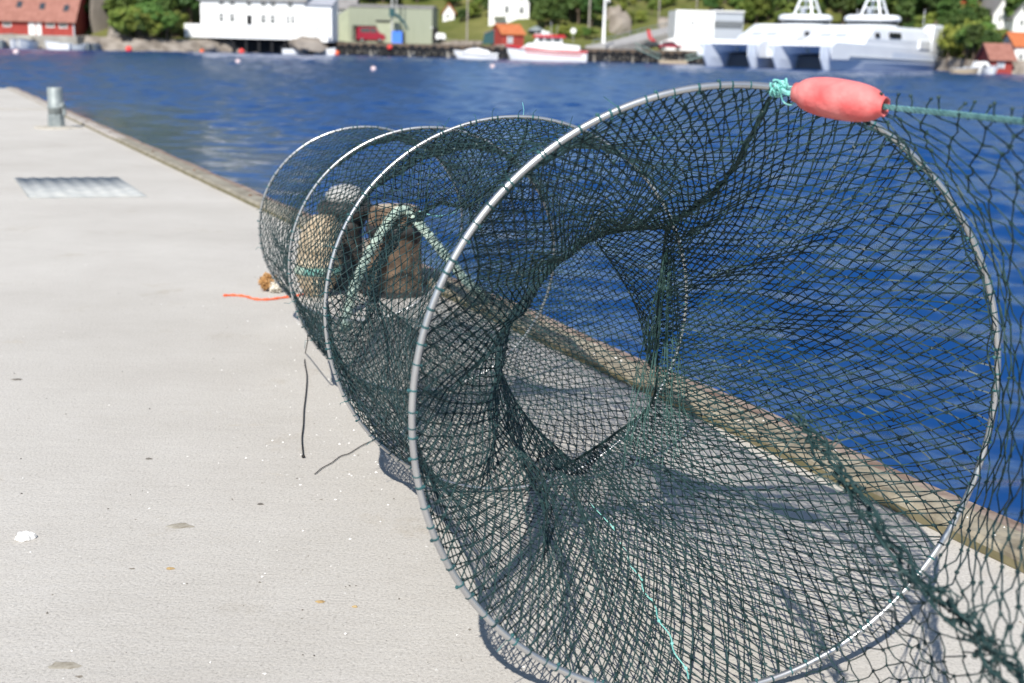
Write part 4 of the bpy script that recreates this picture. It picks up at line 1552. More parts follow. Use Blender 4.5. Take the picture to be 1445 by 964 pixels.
# white van by the warehouse end
p = at(622, 59, 232)
t = thing('covered_trailer', 'small white covered trailer at the right end of the green warehouse', 'trailer', p)
MB().prism([(-.85, .45), (.85, .45), (.85, 1.1), (.55, 1.45), (-.6, 1.5), (-.85, 1.2)], -.6, .6, 1).build('cover', M_hull, t)
for s_ in (-1, 1):
    MB().tube([(0, s_ * .62, .3), (0, s_ * .78, .3)], .3, 12).build('wheel', M_tyre, t)
MB().tube([(.85, 0, .45), (1.7, 0, .4)], .05, 6).build('drawbar', M_steel, t)

# poles
for px, pyb, Y, r_, mm, lab, nm, cat in ((659, 52, 242, .17, M_woodp, 'grey wooden utility pole on the grass behind the white cottage', 'utility_pole', 'pole'),
                                         (831, 42, 250, .20, M_woodp, 'brown wooden utility pole against the trees left of the flagpole', 'utility_pole', 'pole'),
                                         (929, 38, 262, .16, M_woodp, 'thin utility pole on the slope above the sloping road', 'utility_pole', 'pole'),
                                         (983, 12, 285, .16, M_woodp, 'thin utility pole behind the white terminal building', 'utility_pole', 'pole')):
    p = at(px, pyb, Y)
    p[2] = terr(p[0], p[1])
    t = thing(nm, lab, cat, p)
    MB().tube([(0, 0, -1), (0, 0, 9.5)], [r_, r_ * .75], 10).build('shaft', mm, t)
    MB().box(-.7, .7, -.06, .06, 8.7, 8.85).build('crossarm', mm, t)
p = at(851.5, 62, 224)
t = thing('flagpole', 'tall white flagpole standing on the far quay', 'flagpole', p)
MB().lathe([(.34, 0), (.34, .25), (.28, .3), (.22, 6), (.13, 11.5), (0, 11.6)], 14).build('shaft', M_hull, t, True)
m = MB()
m.add([(0.17, 0, 8.0), (.75, .05, 7.7), (.8, .12, 6.75), (.18, .02, 7.2), (.17, .03, 8.0), (.75, .08, 7.7), (.8, .15, 6.75), (.18, .05, 7.2)], [(0, 1, 2, 3), (7, 6, 5, 4), (0, 4, 5, 1), (1, 5, 6, 2), (2, 6, 7, 3), (3, 7, 4, 0)])
m.build('pennant', M_hull, t)
p = at(808.5, 60, 234)
t = thing('round_sign', 'round white sign on a thin post behind the red white boat', 'sign', p)
MB().tube([(0, 0, 0), (0, 0, 1.6)], .05, 8).build('post', M_steel, t)
MB().tube([(0, -.05, 2.0), (0, -.09, 2.0)], .48, 18).build('disc', M_hull, t)

# sloping roads
def road(name, label, pts, w):
    P = spline(pts, 30)
    d = np.gradient(P, axis=0)
    s = np.cross(d, [0, 0, 1.]); s /= np.linalg.norm(s, axis=1, keepdims=True)
    m = MB()
    rings = [[p - q_ * w / 2 + [0, 0, -1.6], p - q_ * w / 2 + [0, 0, .12], p + q_ * w / 2 + [0, 0, .12], p + q_ * w / 2 + [0, 0, -1.6]] for p, q_ in zip(P, s)]
    m.loft(rings)
    o = m.build(name, M_asph)
    tag(o, label, kind='structure')
    m = MB()
    for k in range(2, 28, 2):
        c2 = P[k] - s[k] * w * .46
        m.tube([c2, c2 + [0, 0, .75]], .06, 6)
    for k in range(2, 27):
        pass
    m.tube(P[2:28] - s[2:28] * w * .46 + [0, 0, .8], .09, 6)
    tag(m.build('guard_rail', M_galv), 'grey guard rail along the ' + ('lower sloping road' if 'lower' in label else 'upper road'), 'guard rail')


road('road', 'lower sloping grey road behind the far quay', [at(845, 66, 229), at(880, 59, 236), at(920, 48, 244), at(955, 40, 252), at(1000, 33, 262)], 5.5)
road('road', 'upper grey road climbing the wooded slope', [at(975, 16, 285), at(1010, 9, 292), at(1050, 0, 300), at(1100, -14, 315)], 5.0)

# white terminal building
t = gable_house('terminal_building', 'building', 'white flat roofed terminal building beside the ferries', 953, 1008, 14.5, 72, 231, 12, M_white, None, 0, 'x', wins=((968.5, 972, 30, 34.5, 'window'), (975, 979.5, 30, 34.5, 'window')))
a, b = rel(1008.2, 17, 231), rel(1047, 70, 231)
MB().box(a[0], b[0], 0.5, 11, b[2], a[2]).build('glazed_wing', M_sash, t)
m = MB()
for k in range(8):
    x = a[0] + .25 + k * (b[0] - a[0] - .3) / 8
    m.box(x, x + (b[0] - a[0]) / 8 - .22, .42, .495, a[2] - 2.7, a[2] - 1.5)
m.build('window_band', M_glass, t)
MB().box(a[0] - .1, b[0] + .15, .2, 11.2, a[2] + .01, a[2] + .3).build('roof_edge', M_white, t)
a, b = rel(933, 50, 228), rel(989, 72, 228)
MB().prism([(a[0], b[2]), (b[0], b[2]), (b[0], a[2]), (a[0] + 3.2, a[2]), (a[0], a[2] - 1.2)], -3, -.05, 1).build('low_annex', M_white, t)

# vehicles and the red banner by the terminal
vehicle('parked_car', 'car', 'dark car parked on the quay left of the terminal building', 921, 70, 225, 4.3, 1.4, M_black2, False)
vehicle('parked_car', 'car', 'dark red car parked nearest the low white annex', 946, 70.5, 224.5, 4.0, 1.4, M_redv, False)
p = at(919, 66, 227)
t = thing('red_banner', 'leaning red banner on a pole above the parked dark car', 'banner', p)
MB().tube([(0, 0, 0), (-.35, 0, 2.9)], .05, 6).build('pole', M_steel, t)
m = MB()
m.prism([(-.35, 2.9), (-.9, 2.8), (-.55, 1.3), (.35, .75), (.8, .95), (.1, 1.5)], -.03, .03, 1)
m.build('cloth', M_redp, t)


# ------------------------------------------------------------------ boats
def hull_rings(L, B, Hh, n=16, rake=.12, sheer=.25, tr=.8):
    R_ = []
    for i in range(n + 1):
        u = i / n
        x = -L / 2 + L * u
        w = B / 2 * (1 - max(0, (u - .45) / .55) ** 2.2) * (tr + (1 - tr) * min(1, u / .35))
        w = max(w, .02)
        zt_ = Hh * (1 + sheer * u * u)
        xb = x - rake * L * max(0, u - .5) ** 1.5
        R_.append([(xb, 0, -.35 * Hh), (xb, -w * .88, -.1 * Hh), (xb + (x - xb) * .6, -w * .985, zt_ * .45), (x, -w, zt_), (x, w, zt_), (xb + (x - xb) * .6, w * .985, zt_ * .45), (xb, w * .88, -.1 * Hh)])
    return R_


def place_boat(t, px, py, Y, yaw):
    p = at(px, py, Y)
    t.location = (p[0], p[1], WATER)
    t.rotation_euler = (0, 0, yaw)


def yw(py, px):
    """depth of a waterline pixel"""
    return onz(px, py, WATER)[1]


# rescue boat
L = 13.2
t = thing('rescue_boat', 'white and red cabin boat with red roof moored at the tyre quay', 'boat')
R_ = hull_rings(L, 3.8, 1.55, rake=.2, sheer=.45)
MB().loft(R_).build('hull', M_hull, t)
m = MB()
for s in (-1, 1):
    P = [(r[3][0], s * abs(r[3][1]) * 1.0, r[3][2] - .06) for r in R_]
    m.tube(P, .20, 8)
    P2 = [(r[3][0], s * abs(r[3][1]) * .985, r[3][2] - .62) for r in R_[1:13]]
    m.tube(P2, .11, 6)
m.build('red_gunwale', M_redp, t)
MB().prism([(-5.4, 1.5), (4.2, 1.75), (2.9, 2.7), (.6, 2.95), (-3.0, 2.7), (-5.4, 2.5)], -1.5, 1.5, 1).build('cabin', M_hull, t)
MB().prism([(-2.6, 2.72), (2.0, 2.9), (1.5, 3.65), (-2.4, 3.65)], -1.3, 1.3, 1).build('wheelhouse', M_hull, t)
m = MB()
for s in (-1, 1):
    for x0, x1 in ((-2.3, -1.1), (-.9, .2), (.4, 1.3)):
        m.box(x0, x1, s * 1.3 - .02, s * 1.3 + .02, 3.0, 3.55)
m.build('cabin_window', M_glass, t)
MB().prism([(-3.1, 3.66), (2.3, 3.66), (2.0, 4.05), (-2.9, 4.12)], -1.45, 1.45, 1).build('roof', M_redp, t)
m = MB()
m.box(-1.0, 1.9, -1.2, 1.2, 4.04, 4.2)
m.build('roof_deck', M_hull, t)
m = MB()
m.tube([(-.6, 0, 4.1), (-.6, 0, 6.2)], .06, 6)
m.tube([(-1.5, .4, 4.05), (-1.7, .4, 5.6)], .04, 5)
m.build('mast', M_steel, t)
MB().ball((.6, -.3, 4.45), .34, n=8).build('radar_dome', M_hull, t, True)
MB().ball((-.1, .4, 4.42), .26, n=8).build('radar_dome', M_hull, t, True)
MB().box(3.0, 4.3, -1.62, -1.60, .75, 1.35).build('red_mark', M_redp, t)
place_boat(t, 771, 83, 214, PI - .10)

# white speedboat
t = thing('speedboat', 'white open speedboat moored left of the red white boat', 'boat')
R_ = hull_rings(7.2, 2.4, 1.0, rake=.3, sheer=.35)
MB().loft(R_).build('hull', M_hull, t)
m = MB()
for s in (-1, 1):
    m.tube([(r[3][0], s * abs(r[3][1]) * 1.0, r[3][2] - .42) for r in R_[:14]], .06, 6)
m.build('dark_stripe', M_black2, t)
MB().prism([(-2.2, .95), (2.0, 1.25), (.9, 1.62), (-.4, 1.75), (-2.2, 1.3)], -.85, .85, 1).build('deckhouse', M_hull, t)
MB().prism([(.15, 1.7), (.95, 1.55), (.35, 2.1), (.05, 2.1)], -.8, .8, 1).build('windscreen', M_glass, t)
MB().box(-3.9, -3.45, -.25, .25, .2, 1.35).build('outboard_motor', M_black2, t)
place_boat(t, 671, 82, 214, PI + .06)


def dinghy(px, py, Y, L, B, Hh, yaw, label, motor=True, colm=None, cabin=False):
    t = thing('dinghy', label, 'boat', group='small boats along the far shore')
    R_ = hull_rings(L, B, Hh, n=12, rake=.22, sheer=.4)
    o = MB().loft(R_).build('hull', colm or M_hull, t)
    m = MB()
    for s in (-1, 1):
        m.tube([(r[3][0], s * abs(r[3][1]), r[3][2]) for r in R_], .06, 6)
    m.build('gunwale', M_sash, t)
    MB().box(-L * .15, L * .02, -B * .42, B * .42, Hh * .98, Hh * 1.12).build('thwart', M_bark, t)
    if motor:
        MB().box(-L / 2 - .32, -L / 2 + .02, -.2, .2, .1, Hh + .45).build('outboard_motor', M_black2, t)
    if cabin:
        MB().prism([(-L * .2, Hh), (L * .25, Hh * 1.1), (L * .12, Hh * 1.1 + .8), (-L * .15, Hh + .85)], -B * .32, B * .32, 1).build('cuddy', M_hull, t)
    place_boat(t, px, py, Y, yaw)
    return t


dinghy(24, 64, 197, 5.0, 2.0, 1.0, -1.45, 'left white dinghy bow-on of the pair below the red warehouse')
dinghy(37.5, 64, 197, 5.0, 2.0, 1.05, -1.62, 'right white dinghy bow-on of the pair below the red warehouse')
dinghy(82, 66, 197, 4.0, 1.7, .9, PI - .1, 'white broadside dinghy below the doors of the red warehouse', False)
dinghy(105, 66.5, 197.5, 3.4, 1.5, .62, .1, 'low grey dinghy at the right end of the stone quay', False, M_sash)
dinghy(124, 66, 199, 3.2, 1.5, .75, -1.2, 'left small pale dinghy against the rocks below the cliff', True, M_galv)
dinghy(135, 66, 199.5, 3.0, 1.4, .72, -1.5, 'right small pale dinghy against the rocks below the cliff', True, M_galv)
dinghy(3, 64, 198, 3.5, 1.5, .8, -1.2, 'small grey dinghy at the very left edge of the shore', True, M_galv)
dinghy(419, 71.5, 213, 4.6, 1.7, .8, .15, 'long white rowing boat drawn up below the white house', True)
dinghy(448, 75, 212.5, 3.0, 1.4, .8, -1.4, 'left white dinghy beside the orange buoy near the tyre quay', False)
dinghy(461, 75, 212.5, 3.6, 1.5, .85, -.5, 'right white dinghy beside the orange buoy near the tyre quay', True)
dinghy(1383, 100, 193, 5.5, 2.0, .9, .1, 'white motor boat with cuddy left of the red boathouse', True, None, True)
dinghy(1396, 105, 190, 3.2, 1.4, .9, -1.5, 'short white dinghy in front of the red boathouse', True)
dinghy(1362, 103, 191, 4.2, 1.5, .7, .2, 'yellowish rowing boat just right of the ferry stern', False, M_tan)


# buoys floating on the water
def buoy(px, py, r_, m_, label):
    Y = yw(py, px)
    Y = min(Y, float(shore(at(px, py, Y)[0])) - 4.0)
    p = at(px, py, Y)
    t = thing('mooring_buoy', label, 'buoy', (p[0], p[1], WATER), group='buoys on the harbour water')
    MB().ball((0, 0, r_ * .55), r_, n=10).build('ball', m_, t, True)
    m = MB()
    m.lathe([(r_ * .35, r_ * 1.42), (r_ * .22, r_ * 1.62), (r_ * .22, r_ * 1.8), (0, r_ * 1.82)], 10)
    m.build('eye', M_black2, t)


M_pinkb = mat('pale_pink_buoy', (0.72, 0.50, 0.50), 0.5, (0.80, 0.70, 0.70), 3, 2)
buoy(23, 76, .34, M_pinkb, 'pale pink buoy floating at the far left of the harbour')
buoy(336, 89, .25, M_pinkb, 'pale pink buoy floating below the white house')
buoy(527, 99.5, .24, M_pinkb, 'pale pink buoy floating in the middle below the tyre quay')
buoy(695, 96, .25, M_pinkb, 'pale pink buoy floating below the white speedboat')
buoy(182, 70.5, .50, M_redbuoy, 'red buoy floating by the rocks below the green bushes')
buoy(285, 73, .34, M_orangep, 'small orange buoy floating left below the white house terrace')
buoy(341, 74, .46, M_redbuoy, 'red buoy floating below the dark undercroft of the white house')
buoy(475, 77.5, .50, M_orangep, 'orange buoy floating at the left end of the tyre quay')
buoy(1366, 97, .55, M_redbuoy, 'red buoy floating among the boats near the red boathouse')
p = at(550, 67, 218.5)
o = MB().ball((0, 0, 0), .42, n=10).build('fender_ball', M_redbuoy, smooth=True); o.location = p
tag(o, 'pink red ball fender hanging among the tyres', 'fender')

# ------------------------------------------------------------------ catamaran ferries (x aft, bow at x = 0)
FB, FLn = 9.6, 38.0


def ferry(label):
    t = thing('catamaran_ferry', label, 'ferry', group='catamaran ferries moored side by side')
    for s in (-1, 1):
        R_ = []
        for x, w, zb, zt in ((-.4, .10, 1.5, 3.3), (.8, .30, -.4, 3.3), (3.5, .75, -.6, 3.2), (9, 1.25, -.6, 3.0), (36, 1.35, -.6, 2.2), (38, 1.3, -.3, 2.0)):
            c_ = s * (FB / 2 - 1.35)
            R_.append([(x, c_ - w * .55, zb), (x, c_ + w * .55, zb), (x, c_ + w, zb + (zt - zb) * .5), (x, c_ + w, zt), (x, c_ - w, zt), (x, c_ - w, zb + (zt - zb) * .5)])
        MB().loft(R_).build('hull', M_shiph, t)
    # bridging deck with a concave arch between the bows
    R_ = []
    for i in range(17):
        y = -FB / 2 + FB * i / 16
        e = 1 - (abs(y) / (FB / 2)) ** 2
        R_.append([(0.1 + 3.4 * e ** .8, y * .985, 1.55 + .75 * e), (0.1 + 1.2 * e, y * .985, 3.35), (1.2 + 1.2 * e, y * .985, 4.0), (34, y * .985, 3.2), (34, y * .985, 1.6)])
    MB().loft(R_).build('bridging_deck', M_ship, t)
    m = MB()
    m.lathe([(0.0, 0), (.32, .02), (.22, .2)], 12)
    m.v = [(z + 2.2, x, y + 2.75) for x, y, z in m.v]
    m.build('anchor_boss', M_galv, t)
    MB().box(4.4, 4.8, -FB / 2 + 1.95, FB / 2 - 1.95, -.2, 1.9).build('tunnel_shade', mat('tunnel_shade_grey', (0.10, 0.115, 0.14), 0.6), t)  # dark box added to stand for the shade between the hulls
    # rubbing strake
    for s in (-1, 1):
        MB().tube([(4.5, s * (FB / 2 + .0), 2.0), (36, s * (FB / 2 + .0), 1.3)], .13, 6).build('rubbing_strake', M_sash, t)
    # saloon with raked front and side windows
    m = MB()
    R_ = []
    for z, x0, x1, w in ((3.3, 7.0, 33.5, 4.6), (4.6, 8.0, 32.5, 4.6), (6.0, 10.2, 27.5, 4.25), (6.6, 11.0, 26.5, 4.0)):
        R_.append([(x0, -w * .55, z), (x0 + 1.3, -w, z), (x1, -w, z), (x1, w, z), (x0 + 1.3, w, z), (x0, w * .55, z)])
    m.loft(R_)
    m.build('saloon', M_ship, t)
    for s in (-1, 1):
        for x0, x1, z0, z1 in ((11.5, 12.8, 4.85, 5.55), (15.5, 19.0, 4.85, 5.7)):
            m = MB()
            y = s * 4.50
            m.prism([(x0, z0), (x1, z0), (x1 - .3, z1), (x0 + .2, z1)], y - .18, y + .18, 1)
            m.build('window', M_black2, t)
    for y0, y1 in ((-2.0, -.3), (.3, 2.0)):
        m = MB()
        m.prism([(8.1, 4.75), (8.9, 5.4), (9.2, 5.4), (8.4, 4.75)], y0, y1, 1)
        m.build('front_window', M_sash, t)
    # wheelhouse: wide rounded drum with a dark window band
    def drum(z0, z1, k0, k1):
        rr = []
        for z, k in ((z0, k0), (z1, k1)):
            rr.append([(19.0 + k * 2.6 * math.cos(a_), k * 4.0 * math.sin(a_), z) for a_ in np.linspace(0, 2 * PI, 28, endpoint=False)])
        return rr
    MB().loft(drum(6.55, 6.85, .92, .92)).build('wheelhouse_base', M_ship, t)
    MB().loft(drum(6.85, 7.45, .93, .96)).build('window_band', M_glass, t)
    m = MB()
    m.loft(drum(7.45, 7.65, 1.02, 1.04) + drum(8.05, 8.35, 1.02, .90))
    m.build('wheelhouse_roof', M_ship, t, True)
    m = MB()
    for s in (-1, 1):
        m.tube([(18.3, s * 1.5, 8.2), (19.0, s * .35, 12.5)], .16, 8)
        m.tube([(21.0, s * 1.3, 8.2), (19.6, s * .35, 12.5)], .16, 8)
    for z, w in ((9.4, 1.25), (10.6, .9), (11.7, .55)):
        m.box(18.5 + (z - 8.2) * .1, 20.4 - (z - 8.2) * .15, -w, w, z, z + .14)
    m.tube([(19.3, 0, 12.4), (19.3, 0, 15.5)], .09, 6)
    m.tube([(19.0, -1.4, 11.2), (19.0, 1.4, 11.2)], .12, 8)
    m.build('mast', M_ship, t)
    MB().ball((19.6, .9, 9.0), .4, n=8).build('radar_dome', M_ship, t, True)
    for s in (-1, 1):
        R_ = []
        for z, x0, x1, w in ((3.0, 28.3, 33.6, .95), (5.4, 28.8, 32.6, .9), (6.9, 29.2, 32.3, .8), (7.3, 29.6, 32.0, .65)):
            y = s * (FB / 2 - .95)
            R_.append([(x0, y - w, z), (x1, y - w, z), (x1, y + w, z), (x0, y + w, z)])
        fo = MB().loft(R_).build('funnel', M_ship, t)
        MB().tube([(31, s * (FB / 2 - .95), 7.3), (31.3, s * (FB / 2 - .95), 7.9)], .22, 8).build('exhaust', M_bark, fo)
    for s in (-1, 1):
        MB().box(24.5, 28.0, s * 4.62 - .25, s * 4.62 + .25, 3.35, 4.6).build('raft_box', M_hull, t)
        MB().tube([(27, s * 3.9, 5.8), (27, s * 3.9, 9.6)], .04, 5).build('whip_antenna', M_ship, t)
        MB().prism([(33.5, 3.0), (37.5, 2.2), (34.3, 4.6), (33.5, 5.0)], s * 4.3 - .25, s * 4.3 + .25, 1).build('stern_bulwark', M_ship, t)
    return t


PHI = math.radians(52)
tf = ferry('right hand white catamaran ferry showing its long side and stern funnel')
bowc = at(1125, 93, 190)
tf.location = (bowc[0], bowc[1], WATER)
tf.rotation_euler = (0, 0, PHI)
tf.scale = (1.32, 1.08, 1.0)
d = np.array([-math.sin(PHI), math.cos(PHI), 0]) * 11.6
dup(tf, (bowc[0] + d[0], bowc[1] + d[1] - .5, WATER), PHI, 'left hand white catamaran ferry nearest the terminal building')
# floating gangway frames at the bow of the left ferry
p = onz(950, 88, WATER); p[1] = 216; p = at(950, 88, 216); p[2] = WATER
t = thing('gangway_pontoon', 'low pale pontoon with greenish gangways left of the ferries', 'pontoon', p)
MB().box(-2.4, 2.2, -1.0, 1.4, -.2, .55).build('float', M_tan, t)
gm = mat('green_grey_steel', (0.17, 0.24, 0.21), 0.7)
for (x0, z0, x1, z1) in ((-2.2, .7, -6.4, 2.4), (2.0, .6, 7.2, 2.0)):
    m = MB()
    for y in (-.6, .6):
        m.tube([(x0, y, z0), (x1, y, z1)], .12, 6)
        m.tube([(x0, y, z0 + .7), (x1, y, z1 + .7)], .09, 6)
    for k in np.linspace(0, 1, 6):
        m.box(x0 + (x1 - x0) * k - .06, x0 + (x1 - x0) * k + .06, -.6, .6, z0 + (z1 - z0) * k, z0 + (z1 - z0) * k + .08)
    m.build('gangway', gm, t)

# ------------------------------------------------------------------ right shore
t = gable_house('red_boathouse', 'boathouse', 'dark red boathouse with a red hipped roof at the right shore', 1399, 1429, 83, 97, 200, 6, M_redw, M_tile, 2.1, 'x', doors=((1409, 1416, 87, 96.5, 'grey'),), over=.5)
t = gable_house('white_boathouse', 'house', 'white gabled house with orange roof at the right edge of the shore', 1431, 1475, 66, 96, 203, 7, M_white, M_otile, 2.0, 'x', wins=((1438, 1443, 76, 84, 'window'),), over=.3)
for px0, px1, pt, pb, rx, lab in ((1401, 1424, 16, 40, M_slate, 'white hill house with grey gable among trees, left of the upper pair'), (1430, 1458, 22, 48, M_slate, 'white hill house at the right edge above the orange roof'), (1388, 1410, -22, 6, M_tile, 'white hill house highest up at the right, cut by the frame')):
    h = at_slope((px0 + px1) / 2, pb)
    gable_house('hill_house', 'house', lab, px0, px1, pt, pb, h[1], 8, M_white, rx, 2.4, 'y', wins=(((px0 * .65 + px1 * .35), (px0 * .5 + px1 * .5), pt + 6, pt + 14, 'window'),), over=.5, group='white houses on the wooded hill')
h = at_slope(1354, 10)
gable_house('hill_house', 'house', 'tiny white house peeping from the trees above the ferry stern', 1349, 1361, 3, 11, h[1], 6, M_white, M_otile, 1.5, 'x', over=.4, group='white houses on the wooded hill')
p = at(1337, 80, 226)
t = thing('orange_hut', 'small orange red hut just behind the ferry stern', 'hut', p)
MB().prism([(-1.2, 0), (1.2, 0), (1.2, 1.5), (0, 2.3), (-1.2, 1.5)], 0, 2.5, 1).build('wall', M_redw, t)
m = MB()
for s in (-1, 1):
    m.prism([(s * 1.4, 1.4), (0, 2.33), (0, 2.5), (s * 1.4, 1.57)], -.2, 2.7, 1)
m.build('roof', M_otile, t)

# ------------------------------------------------------------------ rocks
def rock_mesh(seed, n=10):
    r = np.random.default_rng(seed)
    m = MB(); m.ball((0, 0, 0), 1.0, n=n)
    v = np.array(m.v)
    for k in range(9):
        nn = r.normal(size=3); nn /= np.linalg.norm(nn)
        dcut = r.uniform(.45, .8)
        s = v @ nn
        v -= np.maximum(s - dcut, 0)[:, None] * nn * .9
    v += (vnoise(v, 4, seed) * .05)[:, None]
    m.v = [tuple(p) for p in v]
    return m


protos = [rock_mesh(s) for s in (1, 2, 3)]
pm = [None] * 3
def boulder(loc, sc, lab, grp, name='boulder', cat='boulder'):
    k = random.randrange(3)
    if pm[k] is None:
        o = protos[k].build(name, M_rock); pm[k] = o.data
    else:
        o = bpy.data.objects.new(name, pm[k]); COL.objects.link(o)
    o.location = loc; o.scale = sc; o.rotation_euler = (0, 0, random.uniform(0, 6.28))
    tag(o, lab, cat, grp)


for k in range(30):
    px = 118 + 152 * k / 29 + random.uniform(-3, 3)
    p = at(px, 66 + (px - 120) * .03 + random.uniform(-3, 3), 203 + (px - 120) * .045 + random.uniform(-1, 2))
    s = random.uniform(.6, 1.25)
    boulder((p[0], p[1], max(p[2] - .4, -1.9)), (s * 1.35, s, s * .85), 'rounded grey shore rock at the waterline left of the white house', 'shore rocks below the green bushes')
for px, py, s in ((292, 62, 1.7), (272, 64, 1.4), (305, 67, .9), (425, 60, 1.8), (440, 60, 2.2), (432, 66, 1.3), (452, 66, 1.2)):
    p = at(px, py, 212)
    boulder((p[0], p[1], p[2] - .4), (s * 1.3, s, s * .8), 'brownish rock at the foot of the white house', 'rocks under the white house terrace')
for px, py, s in ((630, 61, .7), (642, 60, .9), (653, 60, .8), (664, 61, .9), (674, 60, .7)):
    p = at(px, py, 226)
    boulder((p[0], p[1], p[2] - .1), (s * 1.5, s, s * .8), 'pale grey boulder on the far quay above the speedboat', 'boulders on the far quay')
for px, py, sx, sz, lab in ((140, 30, 4.2, 7.5, 'tall grey rock face between the red warehouse and the green bushes'), (165, 45, 2.0, 2.6, 'low pinkish rock face right of the tall grey cliff'), (878, 34, 2.6, 3.8, 'grey rock face on the slope right of the flagpole'), (868, 18, 2.2, 3.0, 'upper grey rock outcrop right of the flagpole'), (942, 25, 1.6, 1.8, 'small grey rock outcrop on the slope left of the terminal building')):
    h = hit(px, py + 14)
    boulder((h[0], h[1] + 1.5, h[2] + sz * .35), (sx, 2.2, sz), lab, None, 'rock_face', 'rock')

# ------------------------------------------------------------------ trees
def crown_arrays(seed, H, W, nclump, per, leaf, squash=1.0):
    r = np.random.default_rng(seed)
    C = []
    for k in range(nclump):
        d = r.normal(size=3); d /= np.linalg.norm(d)
        rad = r.random() ** .5
        C.append(np.array([d[0] * W * .40 * rad, d[1] * W * .40 * rad, H * .60 + d[2] * H * .33 * rad * squash]))
    P, Nv = [], []
    for c_ in C:
        cr = r.uniform(.13, .24) * W
        d = r.normal(size=(per, 3)); d /= np.linalg.norm(d, axis=1, keepdims=True)
        P.append(c_ + d * cr * (r.random((per, 1)) ** .4) * np.array([1, 1, .75]))
        Nv.append(d + r.normal(size=(per, 3)) * .5 + [0, 0, .35])
    P, Nv = np.concatenate(P), np.concatenate(Nv)
    Nv /= np.linalg.norm(Nv, axis=1, keepdims=True)
    a = np.cross(Nv, r.normal(size=Nv.shape)); a /= np.linalg.norm(a, axis=1, keepdims=True)
    b = np.cross(Nv, a)
    s = (leaf * (.6 + .8 * r.random(len(P))))[:, None]
    V = np.stack([P + a * s, P + b * s * .6, P - a * s * .9, P - b * s * .55], 1).reshape(-1, 3)
    Fq = np.arange(len(V)).reshape(-1, 4)
    return V, Fq, C


TREES = {}
def tree_proto(key, seed, H, W, ncl, per, leaf, m, squash=1.0):
    V, Fq, C = crown_arrays(seed, H, W, ncl, per, leaf, squash)
    o = thing('tree', 'tree', 'tree')
    npmesh('crown', V, Fq, m, o)
    mb = MB()
    mb.tube([(0, 0, -1.0), (.05 * W * .2, 0, H * .3), (0.02, .05, H * .62)], [H * .028, H * .02, H * .008], 8)
    for c_ in C[::3]:
        mb.tube([(0, 0, H * .3), tuple(np.array([c_[0] * .5, c_[1] * .5, (H * .3 + c_[2]) / 2])), tuple(c_)], [H * .011, H * .008, H * .003], 5)
    mb.build('trunk', M_bark, o)
    TREES[key] = [o, False]


tree_proto('a', 11, 8, 6.4, 22, 120, .30, M_leafA)
tree_proto('b', 12, 9, 6.0, 24, 120, .30, M_leafC)
tree_proto('c', 13, 7, 6.6, 20, 115, .28, M_leafB)
tree_proto('d', 14, 10, 5.4, 22, 120, .30, M_leafA, 1.2)





def plant_tree(key, loc, s, label, group, name=None):
    rec = TREES[key]
    sc = (s * random.uniform(.9, 1.15), s * random.uniform(.9, 1.15), s * random.uniform(.9, 1.1))
    if not rec[1]:
        o = rec[0]; rec[1] = True
        o.location = loc; o.scale = sc; o.rotation_euler = (0, 0, random.uniform(0, 6.28)); o['label'] = label; o['group'] = group
    else:
        o = dup(rec[0], loc, random.uniform(0, 6.28), label, group, sc)
    if name:
        o.name = name; o['category'] = 'bush'
    return o


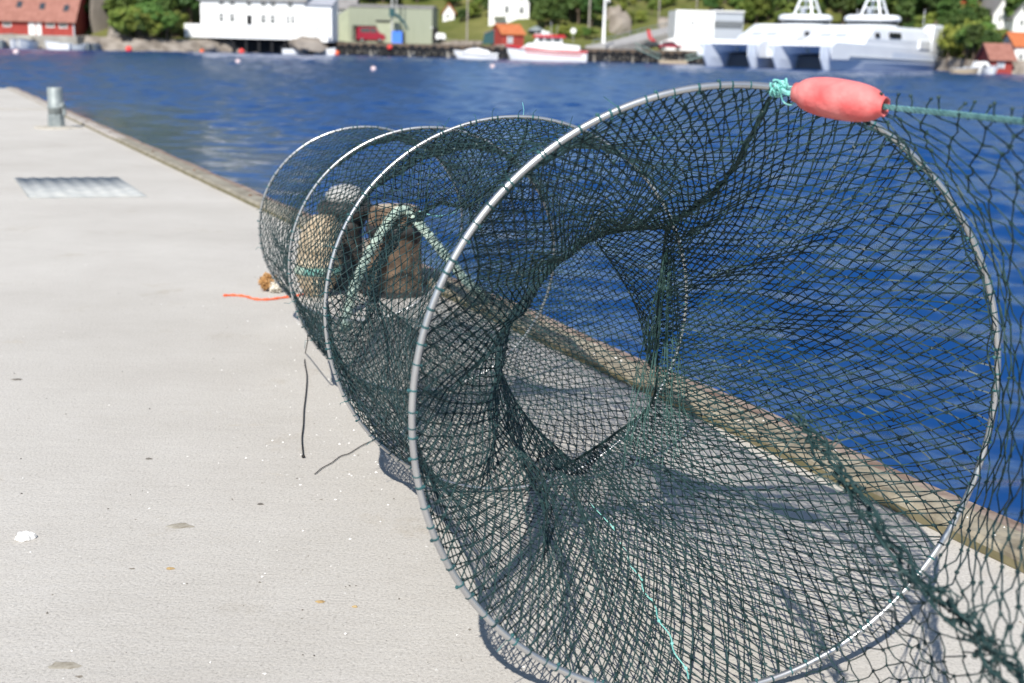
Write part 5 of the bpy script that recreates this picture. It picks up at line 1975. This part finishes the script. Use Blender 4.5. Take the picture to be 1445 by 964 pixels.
ZONES = (  # px range, base py range, count, size range, keys, label, group, minimum spacing
    (165, 252, (50, 60), 20, (.42, .75), 'ccab', 'round green tree on the shore between the cliff and the white house', 'trees left of the white house'),
    (165, 272, (22, 44), 16, (.75, 1.15), 'abda', 'taller dark green tree behind the shore bushes left of the white house', 'trees left of the white house'),
    (114, 130, (24, 50), 4, (.5, .7), 'bad', 'dark green tree squeezed behind the red warehouse gable', 'trees behind the red warehouse'),
    (-60, 110, (-12, 0), 5, (.9, 1.2), 'abd', 'green tree rising behind the red warehouse roof', 'trees behind the red warehouse'),
    (480, 700, (-6, 11), 18, (.65, 1.05), 'abca', 'green tree on the slope above the green warehouse', 'trees above the green warehouse'),
    (640, 760, (12, 34), 16, (.32, .6), 'acb', 'low green bush on the slope round the tall white house', 'bushes round the tall white house'),
    (748, 850, (-10, 46), 30, (.55, 1.0), 'abdb', 'dense dark green tree behind the red white boat', 'trees behind the red white boat'),
    (750, 850, (46, 57), 11, (.22, .4), 'acc', 'low green bush near the round sign', 'bushes behind the far quay'),
    (855, 1000, (-10, 12), 12, (.4, .85), 'acba', 'green tree high on the slope above the sloping road', 'trees above the sloping road'),
    (860, 950, (6, 36), 14, (.24, .46), 'cac', 'small bush on the slope above the sloping road', 'bushes above the sloping road'),
    (1000, 1180, (-5, 40), 34, (.5, .95), 'abcd', 'green tree on the wooded hill behind the left ferry', 'trees behind the ferries'),
    (1180, 1345, (-5, 50), 44, (.6, 1.05), 'abdb', 'dark green tree on the wooded hill behind the right ferry', 'trees behind the ferries'),
    (1255, 1345, (44, 78), 12, (.4, .7), 'cab', 'light green tree low on the bank behind the stern of the right ferry', 'trees low behind the ferry stern'),
    (1335, 1405, (30, 88), 30, (.4, .8), 'cabc', 'yellowish green tree by the shore between ferry stern and red boathouse', 'trees by the red boathouse'),
    (1345, 1450, (0, 62), 26, (.5, .95), 'abad', 'dark green tree round the white hill houses', 'trees round the hill houses'),
)
HOUSE_PX = [(1396, 1428, 2, 44), (1426, 1460, 6, 50), (1384, 1412, -40, 8), (1348, 1362, -2, 13), (686, 750, -30, 30), (622, 645, 5, 31)]
for x0, x1, (y0, y1), cnt, (s0, s1), keys, lab, grp in ZONES:
    done = 0
    tries = 0
    while done < cnt and tries < cnt * 12:
        tries += 1
        px = x0 + (x1 - x0) * (done + random.random()) / cnt if tries < cnt * 2 else random.uniform(x0, x1)
        py = random.uniform(y0, y1)
        s = random.uniform(s0, s1)
        h = hit(px, py)
        pxs = 8 * s / h[1] * F
        if any(a_ - pxs * .22 < px < b_ + pxs * .22 and c_ < py and py - pxs < d_ and py > d_ - 2 for a_, b_, c_, d_ in HOUSE_PX):
            continue
        plant_tree(random.choice(keys), (h[0], h[1], h[2] - .2), s, lab, grp)
        done += 1
# far wood on the top of the hill: one mass
Vs, Fs_, nb_ = [], [], 0
for k in range(90):
    x = -170 + 340 * k / 89 + random.uniform(-2, 2)
    y = random.uniform(300, 400)
    V, Fq, C = crown_arrays(100 + k, 11, 8, 14, 60, .5)
    Vs.append(V + [x, y, float(terr(x, y)) - 2]); Fs_.append(Fq + nb_); nb_ += len(V)
tag(npmesh('far_wood', np.concatenate(Vs), np.concatenate(Fs_), M_leafC), 'dark green wood along the top of the hill', 'wood', kind='stuff')
h = at(462.5, 58, 221)
o = plant_tree('c', (h[0], 221, 0), .62, 'yellowish bush between the white annex and the green warehouse', 'bushes between the houses')
o.scale = (.40, .40, .72)
